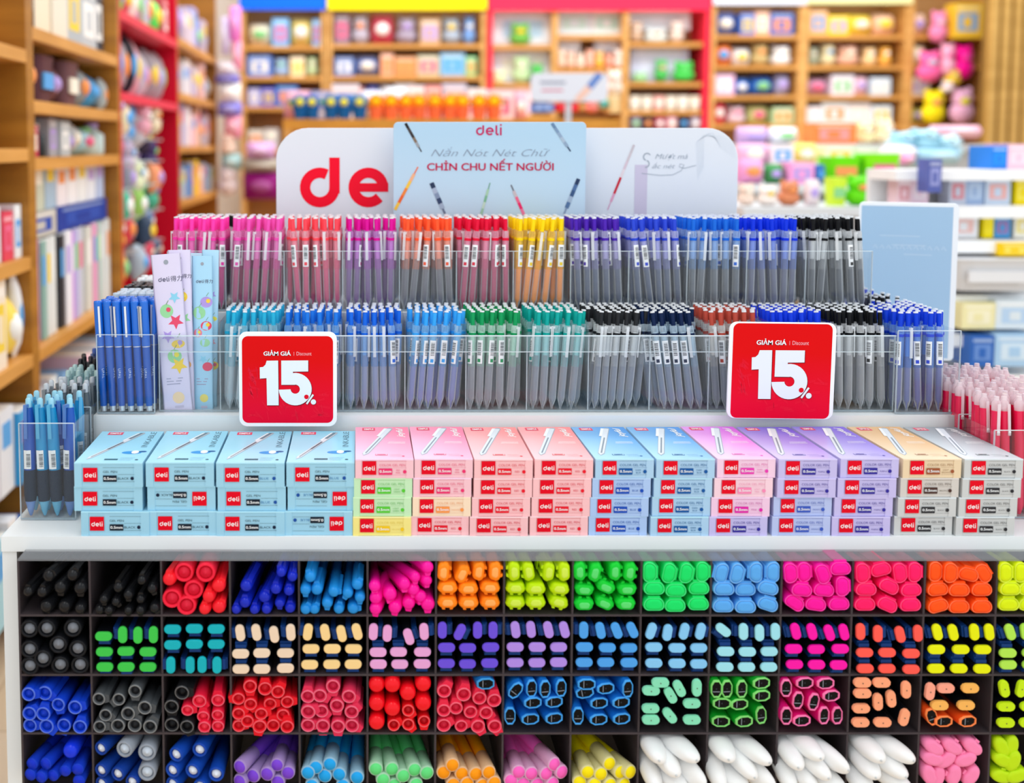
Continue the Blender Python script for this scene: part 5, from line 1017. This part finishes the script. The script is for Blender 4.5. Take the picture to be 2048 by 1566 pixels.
# ------------------------------------------------------------------ right: tiered toy table
yt = ((3.9, 412, 1478, 1800), (4.3, 368, 1478, 1800), (4.75, 330, 1478, 1780), (5.25, 288, 1478, 1960))
tr = None
for k, (Y, py, a, c) in enumerate(yt):
    z = Z_(py, Y); b = MB().box(X_(a - 10, py, Y), X_(c + 40, py, Y), Y - .1, Y + .36, z - .03, z, mat('d4d8dc', .4)); b.box(X_(a - 8, py, Y), X_(c + 38, py, Y), Y + .0, Y + .34, 0 if k == 0 else z - .3, z - .03, mat('c8ccd0', .4))
    if k == 0: tr = link('tiered_table', b.mesh('table_tier')); tag(tr, 'white tiered table heaped with colourful toys behind the right of the display', 'display unit')
    else: link('table_tier', b.mesh('table_tier'), tr)
pt = 'the {} tier of the toy table'
fill(X_(1480, 400, 3.9), X_(1650, 400, 3.9), 3.88, Z_(412, 3.9), .10, .1, 'f0d8c8 f4e8e0 d88860 ecdce0 e0b098 f4ece4 88b898 e8e070', 'pack plush', pt.format('front'), 50, .05, .09)
fill(X_(1660, 400, 3.9), X_(1838, 400, 3.9), 3.88, Z_(412, 3.9), .13, .12, 'd0ec40 68d818 a8e8c8 58c0d8 50d010 f4d838 60d838 e0e8e0', 'tub plush', pt.format('front'), 51, .06, .1)
fill(X_(1480, 360, 4.3), X_(1655, 360, 4.3), 4.28, Z_(368, 4.3), .105, .12, 'f0a0d0 4a9858 f8a0d8 3c6cb4 f6e050 50a858 f0e8c8 3870b0 f4f0d8', 'pack box', pt.format('second'), 52, .06, .11)
fill(X_(1655, 360, 4.3), X_(1838, 360, 4.3), 4.28, Z_(368, 4.3), .13, .14, '70e010 88e818 68d80c 98ec30 e8f4d0', 'tub', pt.format('second'), 53, .12, .16)
fill(X_(1480, 330, 4.75), X_(1650, 330, 4.75), 4.73, Z_(330, 4.75), .115, .14, 'f4b8dc f8e8f0 f8d870 f4f0f4 f6c89c f4e8ec d8e0f0 f0b8e0', 'pack box', pt.format('third'), 54, .08, .14)
fill(X_(1650, 330, 4.75), X_(1838, 330, 4.75), 4.73, Z_(330, 4.75), .11, .14, 'eef4d0 f4f6e0 f4f0c8 f0f4dc 78dc20', 'box tub', pt.format('third'), 55, .12, .2)
fill(X_(1480, 290, 5.25), X_(1625, 290, 5.25), 5.23, Z_(288, 5.25), .1, .16, 'c8a8dc f0f2f6 5898dc f2f2f4 f4ecf0 a8c8ec', 'pack box', pt.format('back'), 56, .1, .16)
fill(X_(1715, 290, 5.25), X_(1800, 290, 5.25), 5.23, Z_(288, 5.25), .14, .16, 'f8e8b0 f6e4c0 f4f0d0 f0e8f0', 'plush', pt.format('back'), 57, .1, .16)
px_item('box', 1626, 246, 1712, 288, 5.2, 'fa8848', pt.format('back'), .12, 'fc9c98')
for i, q in enumerate(((1800, 262, 1850, 300, 'a8dcf0'), (1840, 256, 1900, 302, 'b0e0f0'), (1885, 268, 1945, 318, 'c4e8f4'), (1790, 290, 1850, 322, 'f0e4f0'), (1850, 296, 1940, 330, 'a4d0e4'), (1812, 306, 1838, 330, 'f498c8'))):
    px_item('plush' if i < 3 else 'pack', *q[:4], 4.6 - .03 * i, q[4], 'the pale blue cushion heap', .2, lighter(q[4]))
px_item('pack', 1882, 250, 1984, 276, 4.9, 'f2b8cc', 'the pale blue cushion heap', .2, 'f6d0dc')
# white shelving at the right edge
YR_ = 3.1; wr0, wr1 = X_(1790, 400, YR_), X_(2100, 400, YR_) + .5; bz = [Z_(y, YR_) for y in (340, 412, 480, 585, 660, 735)]
root = link('white_shelving', MB().box(wr0 - .0, wr1, YR_ + .16, YR_ + .18, 0, bz[0], mat('eef1f3', .4)).mesh('shelving_back')); tag(root, 'white shelving with picture packets and trays at the right edge', 'shelving')
for i, z in enumerate(bz): link('shelf_board', MB().box(wr0 + (.0 if i < 3 else .12), wr1, YR_ - .02 * i, YR_ + .16, z - (.034 if i else .03), z, mat('f6f8fa', .35)).mesh('shelf_board'), root)
link('end_panel', MB().box(wr0, wr0 + .02, YR_ + .01, YR_ + .16, 0, bz[2], mat('f2f4f6', .4)).mesh('end_panel'), root)
pw_ = 'the {} shelf of the white shelving'
for q in ((1984, 292, 2014, 338, 'box', '2c80dc', '2c90e8'), (2016, 288, 2060, 338, 'box', 'f0c4d4', 'f4d8e0')): px_item(q[4], *q[:4], YR_ + .1, q[5], pw_.format('top'), .12, q[6])
for q in ((1796, 358, 1822, 410, 'e8ccd4', 'd898a0'), (1824, 352, 1856, 410, 'e4c8d8', 'e8dce4'), (1858, 318, 1882, 385, '5c68b0', '9aa0d8'), (1900, 350, 1932, 410, 'c4ccdc', 'd88890'), (1934, 350, 1966, 410, '9cb4d8', 'b8cce4'), (1972, 352, 2020, 410, 'c8d8ec', 'ecb4b0'), (2032, 356, 2060, 410, 'f4dc10', 'f8e860')):
    px_item('box', *q[:4], YR_ + (.05 if q[0] != 1858 else -.06), q[4], pw_.format('second'), .06, q[5])
for q in ((1900, 424, 1955, 476, 'e8eaf0', 'ecc4c0'), (1968, 424, 1986, 476, 'f4e010', 'f8e840'), (1990, 430, 2020, 476, '4a9cd8', 'a078b0'), (2030, 424, 2060, 476, 'f2f0e4', 'f0e088')): px_item('box', *q[:4], YR_ + .03, q[4], pw_.format('third'), .06, q[5])
px_item('tub', 1898, 520, 2100, 584, YR_ - .12, 'd4d6da', pw_.format('fourth'), .25, 'e4e6ea'); px_item('box', 2000, 486, 2060, 512, YR_ - .06, 'f6cc14', pw_.format('fourth'), .08, 'f8e060')
for q in ((1925, 606, 1990, 658, 'eee8b4', 'f4f0d0'), (1992, 600, 2070, 658, 'dce8f0', 'b8d4f0')): px_item('box', *q[:4], YR_ - .10, q[4], pw_.format('fifth'), .16, q[5])
for q in ((1942, 672, 1988, 733, '3468bc', '6890d4'), (1990, 668, 2070, 733, 'a8ccec', 'd0e4f4')): px_item('box', *q[:4], YR_ - .12, q[4], pw_.format('sixth'), .16, q[5])
